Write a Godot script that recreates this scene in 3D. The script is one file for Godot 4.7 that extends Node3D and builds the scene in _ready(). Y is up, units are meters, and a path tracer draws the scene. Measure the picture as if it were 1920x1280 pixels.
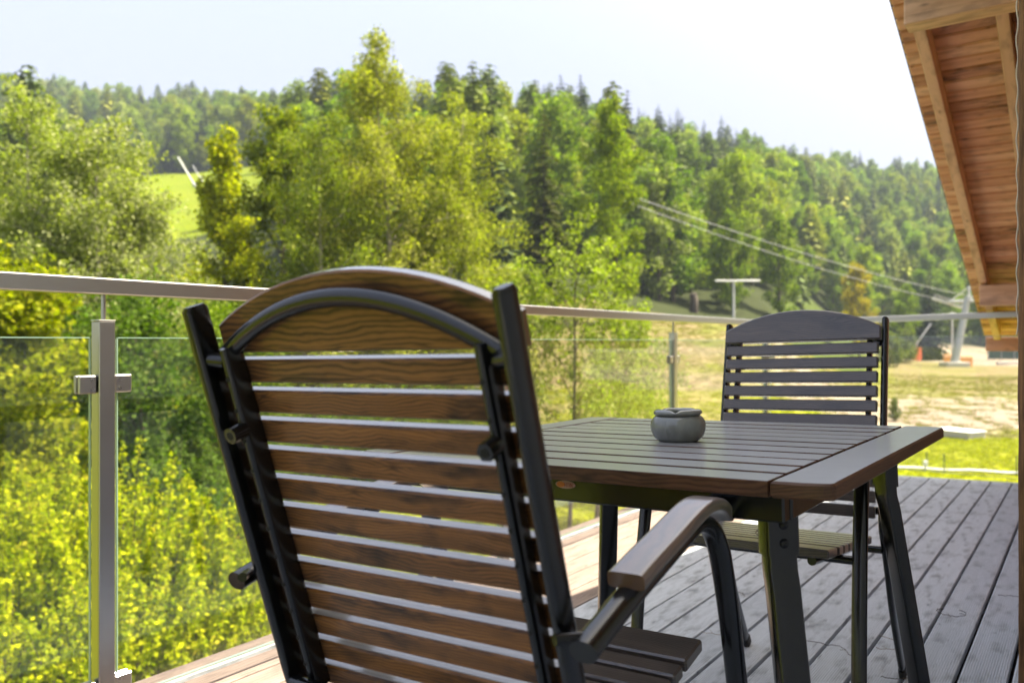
extends Node3D
# y is up, the deck's surface at the camera's foot is y = 0, the camera looks along -z
const EYE := 0.8863
const BETA := 0.62344      # the deck boards run 35.7 degrees to the right of the view
const SLOPE := 0.0304      # the deck falls towards its open side
var deck_at: Transform3D   # deck axes: -z along the boards, x across them
var house_at: Transform3D  # the same, level
var mats := {}
var names := {}
var rng := RandomNumberGenerator.new()
var noise := FastNoiseLite.new()

# ---------------------------------------------------------------- scene tree helpers
func numbered(called: String) -> String:
	if not names.has(called):
		names[called] = 0
		return called
	names[called] += 1
	return "%s_%03d" % [called, names[called]]

func tag(o: Node3D, label: String, category: String, group := "", kind := "") -> Node3D:
	o.set_meta("label", label)
	o.set_meta("category", category)
	if group != "": o.set_meta("group", group)
	if kind != "": o.set_meta("kind", kind)
	return o

func thing(called: String, label: String, category: String, at := Transform3D.IDENTITY, group := "") -> Node3D:
	var o := Node3D.new()
	o.name = numbered(called)
	add_child(o, true)
	o.transform = at
	return tag(o, label, category, group)

func put(called: String, mesh: Mesh, mat: Material, parent: Node, at := Transform3D.IDENTITY) -> MeshInstance3D:
	var o := MeshInstance3D.new()
	o.name = numbered(called) if parent == self else called
	o.mesh = mesh
	o.material_override = null
	for k in mesh.get_surface_count():
		o.set_surface_override_material(k, mat)
	parent.add_child(o, true)
	o.transform = at
	return o

func copy(o: Node3D, at: Transform3D, label := "") -> Node3D:
	var c: Node3D = o.duplicate()
	c.name = numbered(String(o.name).rstrip("0123456789_"))
	add_child(c, true)
	c.transform = at
	if label != "": c.set_meta("label", label)
	return c

func structure(o: Node3D, label := "", category := "") -> Node3D:
	o.set_meta("kind", "structure")
	if label != "": o.set_meta("label", label)
	if category != "": o.set_meta("category", category)
	return o

func at_pos(p: Vector3, b := Basis.IDENTITY) -> Transform3D:
	return Transform3D(b, p)

# ---------------------------------------------------------------- mesh helpers
class Build:
	var v := PackedVector3Array()
	var n := PackedVector3Array()
	var uv := PackedVector2Array()
	var i := PackedInt32Array()
	var smooth := true

	func tri(a: Vector3, b: Vector3, c: Vector3, nn: Vector3, ua := Vector2.ZERO, ub := Vector2.ZERO, uc := Vector2.ZERO) -> void:
		# corners in any order: turned so that the front shows along nn
		var k := v.size()
		v.append_array([a, b, c]); n.append_array([nn, nn, nn]); uv.append_array([ua, ub, uc])
		if (b - a).cross(c - a).dot(nn) > 0.0: i.append_array([k, k + 2, k + 1])
		else: i.append_array([k, k + 1, k + 2])

	func quad(a: Vector3, b: Vector3, c: Vector3, d: Vector3, nn: Vector3, uvs: Array) -> void:
		tri(a, b, c, nn, uvs[0], uvs[1], uvs[2])
		tri(a, c, d, nn, uvs[0], uvs[2], uvs[3])

	# two surfaces: what faces the direction up, and the rest
	func split(up: Vector3) -> ArrayMesh:
		var two := [PackedInt32Array(), PackedInt32Array()]
		for k in range(0, i.size(), 3):
			two[1 if n[i[k]].dot(up) > 0.8 else 0].append_array([i[k], i[k + 1], i[k + 2]])
		var m := ArrayMesh.new()
		for part in two:
			var a := []
			a.resize(Mesh.ARRAY_MAX)
			a[Mesh.ARRAY_VERTEX] = v
			a[Mesh.ARRAY_NORMAL] = n
			a[Mesh.ARRAY_TEX_UV] = uv
			a[Mesh.ARRAY_INDEX] = part
			m.add_surface_from_arrays(Mesh.PRIMITIVE_TRIANGLES, a)
		return m

	func mesh() -> ArrayMesh:
		var a := []
		a.resize(Mesh.ARRAY_MAX)
		a[Mesh.ARRAY_VERTEX] = v
		a[Mesh.ARRAY_NORMAL] = n
		a[Mesh.ARRAY_TEX_UV] = uv
		a[Mesh.ARRAY_INDEX] = i
		var m := ArrayMesh.new()
		m.add_surface_from_arrays(Mesh.PRIMITIVE_TRIANGLES, a)
		return m

# u runs along the longest side, v round the others; metres, moved by off
func box_uv(p: Vector3, nn: Vector3, long: int, off: Vector2) -> Vector2:
	var a := absi(nn.abs().max_axis_index())
	var others := [0, 1, 2]
	others.erase(long)
	var u := p[long]
	var w: float
	if a == long:
		u = p[others[0]]
		w = p[others[1]]
	elif a == others[0]: w = p[others[1]] + 0.31
	else: w = p[others[0]]
	return Vector2(u, w) + off

func add_box(b: Build, c: Vector3, size: Vector3, bevel: float, off := Vector2.ZERO, t := Transform3D.IDENTITY) -> void:
	var h := size / 2.0
	var long := size.max_axis_index()
	var e := minf(bevel, minf(h.x, minf(h.y, h.z)) * 0.9)
	for ax in 3:
		for s in [-1.0, 1.0]:
			var nn := Vector3.ZERO
			nn[ax] = s
			var p := (ax + 1) % 3
			var q := (ax + 2) % 3
			var cs := []
			for k in [[-1, -1], [1, -1], [1, 1], [-1, 1]]:
				var x := Vector3.ZERO
				x[ax] = s * h[ax]; x[p] = k[0] * (h[p] - e); x[q] = k[1] * (h[q] - e)
				cs.append(x)
			b.quad(t * (c + cs[0]), t * (c + cs[1]), t * (c + cs[2]), t * (c + cs[3]), t.basis * nn, cs.map(func(x): return box_uv(x, nn, long, off)))
	if e <= 0.0: return
	for ax in 3: # the edges along ax
		var p := (ax + 1) % 3
		var q := (ax + 2) % 3
		for sp in [-1.0, 1.0]:
			for sq in [-1.0, 1.0]:
				var nn := Vector3.ZERO
				nn[p] = sp; nn[q] = sq
				nn = nn.normalized()
				var cs := []
				for k in [[-1, 0], [1, 0], [1, 1], [-1, 1]]:
					var x := Vector3.ZERO
					x[ax] = k[0] * (h[ax] - e)
					x[p] = sp * (h[p] - (e if k[1] == 1 else 0.0))
					x[q] = sq * (h[q] - (0.0 if k[1] == 1 else e))
					cs.append(x)
				var face := Vector3.ZERO
				face[p] = 1.0
				b.quad(t * (c + cs[0]), t * (c + cs[1]), t * (c + cs[2]), t * (c + cs[3]), t.basis * nn, cs.map(func(x): return box_uv(x, face, long, off)))
	for sx in [-1.0, 1.0]:
		for sy in [-1.0, 1.0]:
			for sz in [-1.0, 1.0]:
				var s := Vector3(sx, sy, sz)
				b.tri(t * (c + s * (h - Vector3(0, e, e))), t * (c + s * (h - Vector3(e, 0, e))), t * (c + s * (h - Vector3(e, e, 0))), t.basis * s.normalized(), off, off, off)

func box(size: Vector3, bevel := 0.0, off := Vector2.ZERO) -> ArrayMesh:
	var b := Build.new()
	add_box(b, Vector3.ZERO, size, bevel, off)
	return b.mesh()

# a tube along pts whose section is ra wide along side and rb the other way; pw 1 is round, smaller is squarer
func add_tube(b: Build, pts: Array, ra: float, rb: float, side: Vector3, seg := 14, pw := 1.0, caps := true, taper := 1.0) -> void:
	var rows := []
	var k0 := b.v.size()
	var run := 0.0
	for k in pts.size():
		var p: Vector3 = pts[k]
		var tg: Vector3 = (pts[mini(k + 1, pts.size() - 1)] - pts[maxi(k - 1, 0)]).normalized()
		var a := (side - tg * side.dot(tg)).normalized()
		var c := tg.cross(a).normalized()
		if k > 0: run += p.distance_to(pts[k - 1])
		var f := lerpf(1.0, taper, float(k) / maxf(1.0, pts.size() - 1))
		for j in seg + 1:
			var an := TAU * j / seg
			var x := signf(cos(an)) * pow(absf(cos(an)), pw)
			var y := signf(sin(an)) * pow(absf(sin(an)), pw)
			b.v.append(p + (a * x * ra + c * y * rb) * f)
			var nx := signf(cos(an)) * pow(absf(cos(an)), 2.0 - pw) / ra
			var ny := signf(sin(an)) * pow(absf(sin(an)), 2.0 - pw) / rb
			b.n.append((a * nx + c * ny).normalized())
			b.uv.append(Vector2(run, float(j) / seg * 4.0 * (ra + rb)))
	for k in pts.size() - 1:
		for j in seg:
			var o := k0 + k * (seg + 1) + j
			b.i.append_array([o, o + seg + 1, o + 1, o + 1, o + seg + 1, o + seg + 2])
	if caps:
		for e in [0, pts.size() - 1]:
			var p: Vector3 = pts[e]
			var nn: Vector3 = (pts[0] - pts[1]).normalized() if e == 0 else (pts[e] - pts[e - 1]).normalized()
			var o: int = k0 + e * (seg + 1)
			for j in seg:
				b.tri(p, b.v[o + j], b.v[o + j + 1], nn)

func tube(pts: Array, ra: float, rb: float, side := Vector3.RIGHT, seg := 14, pw := 1.0, caps := true, taper := 1.0) -> ArrayMesh:
	var b := Build.new()
	add_tube(b, pts, ra, rb, side, seg, pw, caps, taper)
	return b.mesh()

func smooth_path(pts: Array, per := 6) -> Array:
	var out := []
	for k in pts.size() - 1:
		var a: Vector3 = pts[maxi(k - 1, 0)]
		var b: Vector3 = pts[k]
		var c: Vector3 = pts[k + 1]
		var d: Vector3 = pts[mini(k + 2, pts.size() - 1)]
		for j in per:
			var t := float(j) / per
			out.append(0.5 * ((2.0 * b) + (c - a) * t + (2.0 * a - 5.0 * b + 4.0 * c - d) * t * t + (3.0 * b - a - 3.0 * c + d) * t * t * t))
	out.append(pts[-1])
	return out

func lathe(profile: Array, seg := 48) -> ArrayMesh:
	var b := Build.new()
	for k in profile.size():
		var p: Vector2 = profile[k]
		var tg: Vector2 = (profile[mini(k + 1, profile.size() - 1)] - profile[maxi(k - 1, 0)]).normalized()
		for j in seg + 1:
			var an := TAU * j / seg
			b.v.append(Vector3(cos(an) * p.x, p.y, sin(an) * p.x))
			b.n.append(Vector3(cos(an) * tg.y, -tg.x, sin(an) * tg.y).normalized())
			b.uv.append(Vector2(an, p.y))
	for k in profile.size() - 1:
		for j in seg:
			var o := k * (seg + 1) + j
			b.i.append_array([o, o + 1, o + seg + 1, o + 1, o + seg + 2, o + seg + 1])
	return b.mesh()

# an outline in x, y given thickness along z (from 0 to depth), edges chamfered
func slab(outline: PackedVector2Array, depth: float, e := 0.003, off := Vector2.ZERO) -> ArrayMesh:
	return slab_build(outline, depth, e, off).mesh()

func slab_build(outline: PackedVector2Array, depth: float, e := 0.003, off := Vector2.ZERO) -> Build:
	var b := Build.new()
	var pts := outline
	if Geometry2D.is_polygon_clockwise(pts): pts.reverse()
	var inner: PackedVector2Array = pts
	var grown := Geometry2D.offset_polygon(pts, -e, Geometry2D.JOIN_MITER)
	var simple := grown.size() == 1 and grown[0].size() == pts.size()
	if simple:
		# line the smaller outline up with the first
		var g: PackedVector2Array = grown[0]
		if Geometry2D.is_polygon_clockwise(g): g.reverse()
		var best := 0
		for k in g.size():
			if g[k].distance_to(pts[0]) < g[best].distance_to(pts[0]): best = k
		inner = PackedVector2Array()
		for k in g.size(): inner.append(g[(best + k) % g.size()])
	else: e = 0.0
	var ids := Geometry2D.triangulate_polygon(inner)
	for z in [0.0, depth]:
		var nn := Vector3(0, 0, -1 if z == 0.0 else 1)
		for k in range(0, ids.size(), 3):
			var q := [inner[ids[k]], inner[ids[k + 1]], inner[ids[k + 2]]]
			b.tri(Vector3(q[0].x, q[0].y, z), Vector3(q[1].x, q[1].y, z), Vector3(q[2].x, q[2].y, z), nn, q[0] + off, q[1] + off, q[2] + off)
	for k in pts.size():
		var j := (k + 1) % pts.size()
		var d := (pts[j] - pts[k]).normalized()
		var nn := Vector3(d.y, -d.x, 0)
		var us := [Vector2(pts[k].x + pts[k].y, 0) + off, Vector2(pts[j].x + pts[j].y, 0) + off, Vector2(pts[j].x + pts[j].y, depth) + off, Vector2(pts[k].x + pts[k].y, depth) + off]
		b.quad(Vector3(pts[k].x, pts[k].y, e), Vector3(pts[j].x, pts[j].y, e), Vector3(pts[j].x, pts[j].y, depth - e), Vector3(pts[k].x, pts[k].y, depth - e), nn, us)
		if e > 0.0:
			for s in [0, 1]:
				var z0 := e if s == 0 else depth - e
				var z1 := 0.0 if s == 0 else depth
				b.quad(Vector3(pts[k].x, pts[k].y, z0), Vector3(pts[j].x, pts[j].y, z0), Vector3(inner[j].x, inner[j].y, z1), Vector3(inner[k].x, inner[k].y, z1), (nn + Vector3(0, 0, -1 if s == 0 else 1)).normalized(), us)
	return b

# ---------------------------------------------------------------- materials
func plain(called: String, c: Color, rough := 0.6, metal := 0.0, spec := 0.5) -> StandardMaterial3D:
	var m := StandardMaterial3D.new()
	m.resource_name = called
	m.albedo_color = c.linear_to_srgb()
	m.roughness = rough
	m.metallic = metal
	m.metallic_specular = spec
	mats[called] = m
	return m

func picture(w: int, h: int, f: Callable) -> ImageTexture:
	var im := Image.create_empty(w, h, true, Image.FORMAT_RGB8)
	for y in h:
		for x in w:
			im.set_pixel(x, y, f.call(x / float(w), y / float(h)))
	im.generate_mipmaps()
	return ImageTexture.create_from_image(im)

# wood grain: u along the grain, lines rings per half metre. Each texture covers a metre by an eighth of a metre
func wood(called: String, seed_: int, dark: Color, light: Color, lines: float, knots: int, rough: float, relief := 0.0, stains := 0.3, spec := 0.5) -> StandardMaterial3D:
	var n1 := FastNoiseLite.new()
	n1.seed = seed_
	n1.noise_type = FastNoiseLite.TYPE_SIMPLEX_SMOOTH
	n1.frequency = 1.0
	var r := RandomNumberGenerator.new()
	r.seed = seed_
	var spots := []
	for k in knots: spots.append(Vector3(r.randf(), r.randf(), r.randf_range(0.005, 0.011)))
	var hgt := Image.create_empty(1024, 256, true, Image.FORMAT_RGB8)
	var im := Image.create_empty(1024, 256, true, Image.FORMAT_RGB8)
	for y in 256:
		for x in 1024:
			var u := x / 1024.0
			var w := y / 256.0 * 0.25
			# the noise wraps round u
			var cu := cos(TAU * u) * 0.45
			var su := sin(TAU * u) * 0.45
			var bend := n1.get_noise_3d(cu * 1.1, su * 1.1, w * 3.0) * 0.040 + n1.get_noise_3d(cu * 5.0, su * 5.0, w * 14.0) * 0.0035
			var knot := 0.0
			for s in spots:
				var du := absf(u - s.x)
				du = minf(du, 1.0 - du)
				var dw: float = w - s.y * 0.25
				var q: float = (du * du * 0.5 + dw * dw) / (s.z * s.z)
				bend += 0.010 * signf(dw) * exp(-q * 0.25)
				knot = maxf(knot, exp(-q))
			var ring := pow(0.5 + 0.5 * sin((w + bend) * lines * TAU), 1.6)
			var wide := n1.get_noise_3d(cu * 0.8, su * 0.8, (w + bend) * lines * 0.22) * 0.5
			var fine := n1.get_noise_3d(cu * 22.0, su * 22.0, (w + bend) * 900.0)
			var f := clampf(0.75 - 0.62 * ring + wide + 0.20 * fine, 0.0, 1.0)
			var st := clampf(n1.get_noise_3d(cu * 2.6 + 20.0, su * 2.6, w * 9.0) * 1.8, 0.0, 1.0) * stains
			var c := dark.lerp(light, f)
			c = c * (1.0 - st)
			c = c.lerp(dark * 0.4, knot * 0.85)
			im.set_pixel(x, y, c.linear_to_srgb())
			hgt.set_pixel(x, y, Color(f, f, f))
	im.generate_mipmaps()
	hgt.generate_mipmaps()
	var m := plain(called, Color.WHITE, rough, 0.0, spec)
	m.albedo_texture = ImageTexture.create_from_image(im)
	m.uv1_scale = Vector3(1, 8, 1)
	if relief > 0.0:
		m.heightmap_enabled = true
		m.heightmap_texture = ImageTexture.create_from_image(hgt)
		m.heightmap_scale = relief
	return m

func leaf_material(called: String, shine := 0.45, through := 0.85) -> StandardMaterial3D:
	var m := plain(called, Color.WHITE, shine)
	m.metallic_specular = 0.22
	m.vertex_color_use_as_albedo = true
	m.backlight_enabled = true
	m.backlight = Color(through * 0.92, through, through * 0.35)
	m.cull_mode = BaseMaterial3D.CULL_DISABLED
	return m

func make_materials() -> void:
	wood("chair_wood_bold", 3, Color(0.045, 0.019, 0.007), Color(0.25, 0.110, 0.030), 70.0, 1, 0.42, 0.01, 0.75, 0.8)
	wood("chair_wood", 6, Color(0.070, 0.028, 0.008), Color(0.245, 0.100, 0.024), 120.0, 5, 0.42, 0.01, 0.9, 0.85)
	wood("chair_wood_dark", 4, Color(0.020, 0.013, 0.010), Color(0.085, 0.058, 0.042), 95.0, 3, 0.4, 0.02, 0.5, 0.5)
	wood("chair_wood_smooth", 5, Color(0.036, 0.017, 0.009), Color(0.14, 0.07, 0.032), 60.0, 2, 0.34, 0.01, 0.35, 0.65)
	wood("table_top_sky_tint", 9, Color(0.078, 0.074, 0.080), Color(0.135, 0.128, 0.135), 60.0, 2, 0.32, 0.008, 0.3, 1.0)  # top faces tinted bluish grey for the sky's sheen on brown wood
	wood("table_edge_wood", 10, Color(0.040, 0.017, 0.008), Color(0.115, 0.052, 0.024), 80.0, 2, 0.45, 0.01, 0.4, 0.4)  # brown side faces, made darker for the shade in the slat gaps
	wood("deck_wood", 12, Color(0.37, 0.40, 0.435), Color(0.49, 0.525, 0.56), 70.0, 2, 0.7, 0.0, 0.35)  # coloured lighter and bluer because these boards lie in shade
	wood("deck_wood_worn", 15, Color(0.42, 0.45, 0.48), Color(0.54, 0.575, 0.61), 60.0, 2, 0.72, 0.0, 0.5)
	wood("deck_wood_sunlit", 17, Color(0.19, 0.145, 0.12), Color(0.30, 0.24, 0.205), 40.0, 2, 0.72, 0.005, 0.3)  # boards of the sunlit strip, coloured darker and warmer to hold the sun
	wood("roof_wood", 21, Color(0.52, 0.25, 0.14), Color(0.66, 0.345, 0.205), 9.0, 8, 0.6, 0.0, 0.35)
	wood("roof_wood_dark", 22, Color(0.38, 0.165, 0.085), Color(0.53, 0.255, 0.14), 10.0, 7, 0.6, 0.0, 0.65)
	wood("roof_wood_pale", 24, Color(0.60, 0.32, 0.19), Color(0.74, 0.43, 0.28), 8.0, 4, 0.6, 0.0, 0.35)
	wood("beam_wood", 27, Color(0.54, 0.32, 0.20), Color(0.68, 0.43, 0.29), 9.0, 2, 0.6, 0.0, 0.3)
	wood("rough_timber", 31, Color(0.10, 0.045, 0.018), Color(0.36, 0.18, 0.065), 60.0, 0, 0.85, 0.1, 0.4)
	# upper edges of the slats, glossy and coloured paler for the sky's reflection
	var top_sheen := wood("top_sky_sheen", 8, Color(0.17, 0.155, 0.145), Color(0.27, 0.26, 0.25), 60.0, 1, 0.16, 0.0, 0.3, 1.0)
	top_sheen.clearcoat_enabled = true
	top_sheen.clearcoat = 1.0
	top_sheen.clearcoat_roughness = 0.08
	top_sheen.rim_enabled = true
	top_sheen.rim = 1.0
	top_sheen.rim_tint = 0.0
	# varnish: roughness and weight of the coat, reflectance below it, and a sheen added to imitate grazing sky light
	for q in [["chair_wood", 0.2, 0.35, 0.2, 0.3], ["chair_wood_bold", 0.2, 0.35, 0.2, 0.3], ["chair_wood_dark", 0.2, 0.8, 0.5, 0.4], ["chair_wood_smooth", 0.16, 1.0, 0.6, 0.4], ["table_top_sky_tint", 0.2, 1.0, 0.9, 0.7]]:
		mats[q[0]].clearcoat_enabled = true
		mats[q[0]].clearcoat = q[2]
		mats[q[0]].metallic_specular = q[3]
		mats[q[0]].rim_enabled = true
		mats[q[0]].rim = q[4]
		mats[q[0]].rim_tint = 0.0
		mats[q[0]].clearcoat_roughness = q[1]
	plain("black_metal", Color(0.004, 0.0045, 0.005), 0.2, 0.0, 0.55)
	plain("hole", Color(0.002, 0.002, 0.002), 0.8)
	plain("dark_gap", Color(0.012, 0.011, 0.010), 0.95)
	var steel := plain("brushed_steel", Color(0.44, 0.425, 0.415), 0.28, 1.0)
	steel.anisotropy_enabled = false
	plain("steel_screw", Color(0.45, 0.44, 0.43), 0.25, 1.0)
	plain("bolt", Color(0.02, 0.02, 0.022), 0.2, 0.6)
	var glass := plain("glass", Color(0.02, 0.05, 0.03), 0.02)
	glass.transparency = BaseMaterial3D.TRANSPARENCY_ALPHA
	glass.albedo_color.a = 0.04
	var edge := plain("glass_edge", Color(0.24, 0.36, 0.28), 0.2)
	edge.metallic_specular = 0.8
	plain("rubber", Color(0.012, 0.012, 0.012), 0.7)
	var glaze := plain("grey_glaze", Color(0.205, 0.21, 0.19), 0.12, 0.0, 0.6)
	glaze.uv1_triplanar = true
	glaze.uv1_scale = Vector3(6, 6, 6)
	glaze.albedo_texture = picture(256, 128, func(u, w):
		var n: float = noise.get_noise_2d(u * 900.0, w * 500.0) * 0.10 + noise.get_noise_2d(u * 120.0, w * 90.0) * 0.10
		return Color(0.93 + n, 0.93 + n, 0.92 + n))
	plain("badge_pale", Color(0.46, 0.28, 0.21), 0.4)
	plain("badge_red", Color(0.30, 0.05, 0.02), 0.5)
	plain("badge_orange", Color(0.6, 0.19, 0.02), 0.5)
	plain("dry_twig", Color(0.075, 0.058, 0.045), 0.9)
	plain("pale_twig", Color(0.30, 0.26, 0.21), 0.9)
	plain("cord", Color(0.62, 0.55, 0.44), 0.9)
	plain("roof_sheet", Color(0.06, 0.05, 0.05), 0.7)
	plain("plaster", Color(0.68, 0.66, 0.62), 0.9)
	plain("bark", Color(0.062, 0.047, 0.035), 0.9)
	plain("pale_bark", Color(0.34, 0.30, 0.25), 0.85)
	plain("galvanised", Color(0.40, 0.42, 0.43), 0.5, 0.35)
	plain("pale_steel", Color(0.55, 0.56, 0.56), 0.5, 0.2)
	plain("concrete", Color(0.46, 0.43, 0.38), 0.9)
	plain("orange_pad", Color(0.75, 0.16, 0.05), 0.7)
	plain("pale_orange_pad", Color(0.75, 0.32, 0.07), 0.7)
	plain("green_net", Color(0.045, 0.08, 0.06), 0.9)
	plain("white_paint", Color(0.75, 0.75, 0.72), 0.6)
	plain("wire_post", Color(0.05, 0.09, 0.04), 0.7)
	leaf_material("leaf", 0.72, 1.0)
	leaf_material("needle", 0.6, 0.35)
	var gm := plain("ground_cover", Color.WHITE, 0.95, 0.0, 0.2)
	gm.vertex_color_use_as_albedo = true
	gm.albedo_texture = picture(512, 512, func(u, w):
		var a: float = sin(TAU * u)
		var b: float = cos(TAU * u)
		var c: float = sin(TAU * w)
		var d: float = cos(TAU * w)
		var n: float = noise.get_noise_3d(a * 60.0 + c * 47.0, b * 60.0 + d * 53.0, c * 60.0 - a * 31.0)
		var g: float = noise.get_noise_3d(a * 300.0 + c * 271.0, b * 300.0 - d * 283.0, d * 300.0 + a * 190.0)
		var s: float = clampf(0.80 + 0.22 * n + 0.28 * g, 0.25, 1.0)
		return Color(s, s, s * 0.98))
	gm.uv1_triplanar = true
	gm.uv1_world_triplanar = true
	gm.uv1_scale = Vector3(0.35, 0.35, 0.35)

# ---------------------------------------------------------------- the land
const LAND_U := [-0.64, -0.44, -0.17, 0.05, 0.26, 0.46, 0.64]
const LAND_D := [0.0, 15.0, 30.0, 60.0, 100.0, 150.0, 200.0, 300.0, 450.0, 600.0]
const LAND := [
	[-4.4, -4.4, -4.2, -1.0, 7.0, 19.0, 32.0, 68.0, 128.0, 142.0],
	[-4.4, -4.4, -4.2, -1.0, 8.0, 21.0, 34.0, 67.0, 121.0, 136.0],
	[-4.4, -4.4, -4.0, 1.0, 12.0, 28.0, 42.0, 72.0, 112.0, 125.0],
	[-4.4, -4.4, -3.8, 1.0, 9.0, 24.0, 40.0, 66.0, 92.0, 98.0],
	[-4.4, -4.4, -3.7, 1.4, 3.2, 14.0, 30.0, 57.0, 83.0, 90.0],
	[-4.4, -4.4, -4.4, -4.4, -4.4, -3.0, 6.0, 36.0, 85.0, 100.0],
	[-4.4, -4.4, -4.4, -4.4, -4.4, -4.0, 1.0, 27.0, 82.0, 100.0]]

func land(x: float, d: float) -> float:
	var u := clampf(x / maxf(d, 1.0), -0.64, 0.64)
	var a := 0
	while a < 5 and u > LAND_U[a + 1]: a += 1
	var fu: float = smoothstep(0.0, 1.0, (u - LAND_U[a]) / (LAND_U[a + 1] - LAND_U[a]))
	var dd := clampf(d, 0.0, 600.0)
	var k := 0
	while k < 8 and dd > LAND_D[k + 1]: k += 1
	var fd: float = (dd - LAND_D[k]) / (LAND_D[k + 1] - LAND_D[k])
	var h := lerpf(lerpf(LAND[a][k], LAND[a][k + 1], fd), lerpf(LAND[a + 1][k], LAND[a + 1][k + 1], fd), fu)
	var rough := clampf((d - 12.0) / 60.0, 0.0, 1.0)
	return h + EYE + rough * 0.5 * noise.get_noise_2d(x * 6.0, d * 6.0)

func on_land(x: float, d: float) -> Vector3:
	return Vector3(x, land(x, d), -d)

func land_color(x: float, d: float, y: float) -> Color:
	var u := x / maxf(d, 1.0)
	var n := noise.get_noise_2d(x * 9.0, d * 9.0)
	var n2 := noise.get_noise_2d(x * 40.0 + 300.0, d * 25.0)
	var lawn := Color(0.235, 0.285, 0.004).lerp(Color(0.30, 0.305, 0.010), clampf(0.5 + n2, 0, 1))
	var dry := Color(0.29, 0.22, 0.125).lerp(Color(0.17, 0.185, 0.035), clampf(0.35 + 1.6 * n2 + 0.7 * n, 0, 1))
	var sand := Color(0.38, 0.315, 0.245).lerp(Color(0.28, 0.23, 0.175), clampf(0.5 + 2.0 * n2, 0, 1))
	var forest := Color(0.045, 0.055, 0.016)
	var c := forest
	if d < 75.0 or u > 0.33 and d < 170.0:
		c = lawn
		# the dry bank
		var bank := smoothstep(-0.03, 0.03, u) * (1.0 - smoothstep(0.27, 0.33, u)) * smoothstep(24.0, 29.0, d + 8.0 * n)
		c = c.lerp(dry, bank)
		var right := smoothstep(0.29, 0.34, u)
		if u < 0.46: right *= 1.0 - smoothstep(70.0, 90.0, d)
		c = c.lerp(sand, right * smoothstep(39.0, 41.5, d + 5.0 * n) * (1.0 - smoothstep(60.0, 70.0, d + 14.0 * n2)))
		c = c.lerp(dry, right * smoothstep(62.0, 70.0, d + 14.0 * n2))
		if u < 0.45 and d > 80.0 and u > 0.1: c = forest.lerp(Color(0.10, 0.14, 0.02), 0.6)
		c = c.lerp(sand, smoothstep(0.44, 0.47, u) * smoothstep(134.0, 138.0, d) * (1.0 - smoothstep(168.0, 172.0, d)))
		if u < -0.05: c = Color(0.085, 0.115, 0.012).lerp(lawn, clampf(0.3 + n2, 0, 1))
	if u > -0.56 and u < -0.27 and d > 135.0 and d < 262.0: c = Color(lawn.r * 0.74, lawn.g * 0.86, lawn.b)
	if u > -0.62 and u < -0.5 and d > 300.0 and d < 380.0: c = lawn
	return c

func make_land() -> void:
	var xs := []
	var zs := []
	for k in range(-130, 131): xs.append(sinh(k / 130.0 * 4.3) / sinh(4.3) * 900.0 + 6.0)
	for k in 14: zs.append(-500.0 * pow(1.0 - k / 14.0, 2.0))
	var d := 4.0
	while d < 760.0:
		zs.append(d)
		d += clampf(d * 0.022, 0.35, 9.0)
	var v := PackedVector3Array()
	var c := PackedColorArray()
	var ix := PackedInt32Array()
	for z in zs:
		for x in xs:
			var y := land(x, maxf(z, 0.0))
			v.append(Vector3(x, y, -z))
			c.append(land_color(x, maxf(z, 0.0), y))
	var w := xs.size()
	for r in zs.size() - 1:
		for k in w - 1:
			var o := r * w + k
			ix.append_array([o, o + w, o + 1, o + 1, o + w, o + w + 1])
	var st := SurfaceTool.new()
	var a := []
	a.resize(Mesh.ARRAY_MAX)
	a[Mesh.ARRAY_VERTEX] = v
	a[Mesh.ARRAY_COLOR] = c
	a[Mesh.ARRAY_INDEX] = ix
	var raw := ArrayMesh.new()
	raw.add_surface_from_arrays(Mesh.PRIMITIVE_TRIANGLES, a)
	st.create_from(raw, 0)
	st.generate_normals()
	structure(put("ground", st.commit(), mats.ground_cover, self), "meadow and hillside ground with lawn, dry bank and sandy track")

# ---------------------------------------------------------------- plants
class Leaves:
	var v := PackedVector3Array()
	var c := PackedColorArray()
	var i := PackedInt32Array()

	func leaf(p: Vector3, along: Vector3, across: Vector3, col: Color) -> void:
		var k := v.size()
		v.append(p); v.append(p + along * 0.5 + across); v.append(p + along); v.append(p + along * 0.5 - across)
		c.append(col); c.append(col); c.append(col); c.append(col)
		i.append(k); i.append(k + 1); i.append(k + 2); i.append(k); i.append(k + 2); i.append(k + 3)

	func mesh() -> ArrayMesh:
		var a := []
		a.resize(Mesh.ARRAY_MAX)
		a[Mesh.ARRAY_VERTEX] = v
		a[Mesh.ARRAY_COLOR] = c
		a[Mesh.ARRAY_INDEX] = i
		var m := ArrayMesh.new()
		m.add_surface_from_arrays(Mesh.PRIMITIVE_TRIANGLES, a)
		return m

func some_dir() -> Vector3:
	return Vector3(rng.randfn(), rng.randfn(), rng.randfn()).normalized()

func tint(base: Color, young: Color, spread := 0.3) -> Color:
	var c := base.lerp(young, clampf(rng.randfn(0.35, 0.3), 0.0, 1.0))
	return c * clampf(rng.randfn(1.0, spread), 0.45, 1.7)

func scatter(l: Leaves, p: Vector3, r: float, n: int, size: float, base: Color, young: Color, hang := 0.0) -> void:
	for k in n:
		var q := p + some_dir() * r * pow(rng.randf(), 0.5)
		var along := (some_dir() + Vector3(0, -hang, 0)).normalized()
		var across := along.cross(some_dir()).normalized()
		var s := size * rng.randf_range(0.65, 1.3)
		l.leaf(q, along * s, across * s * 0.33, tint(base, young))

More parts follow.
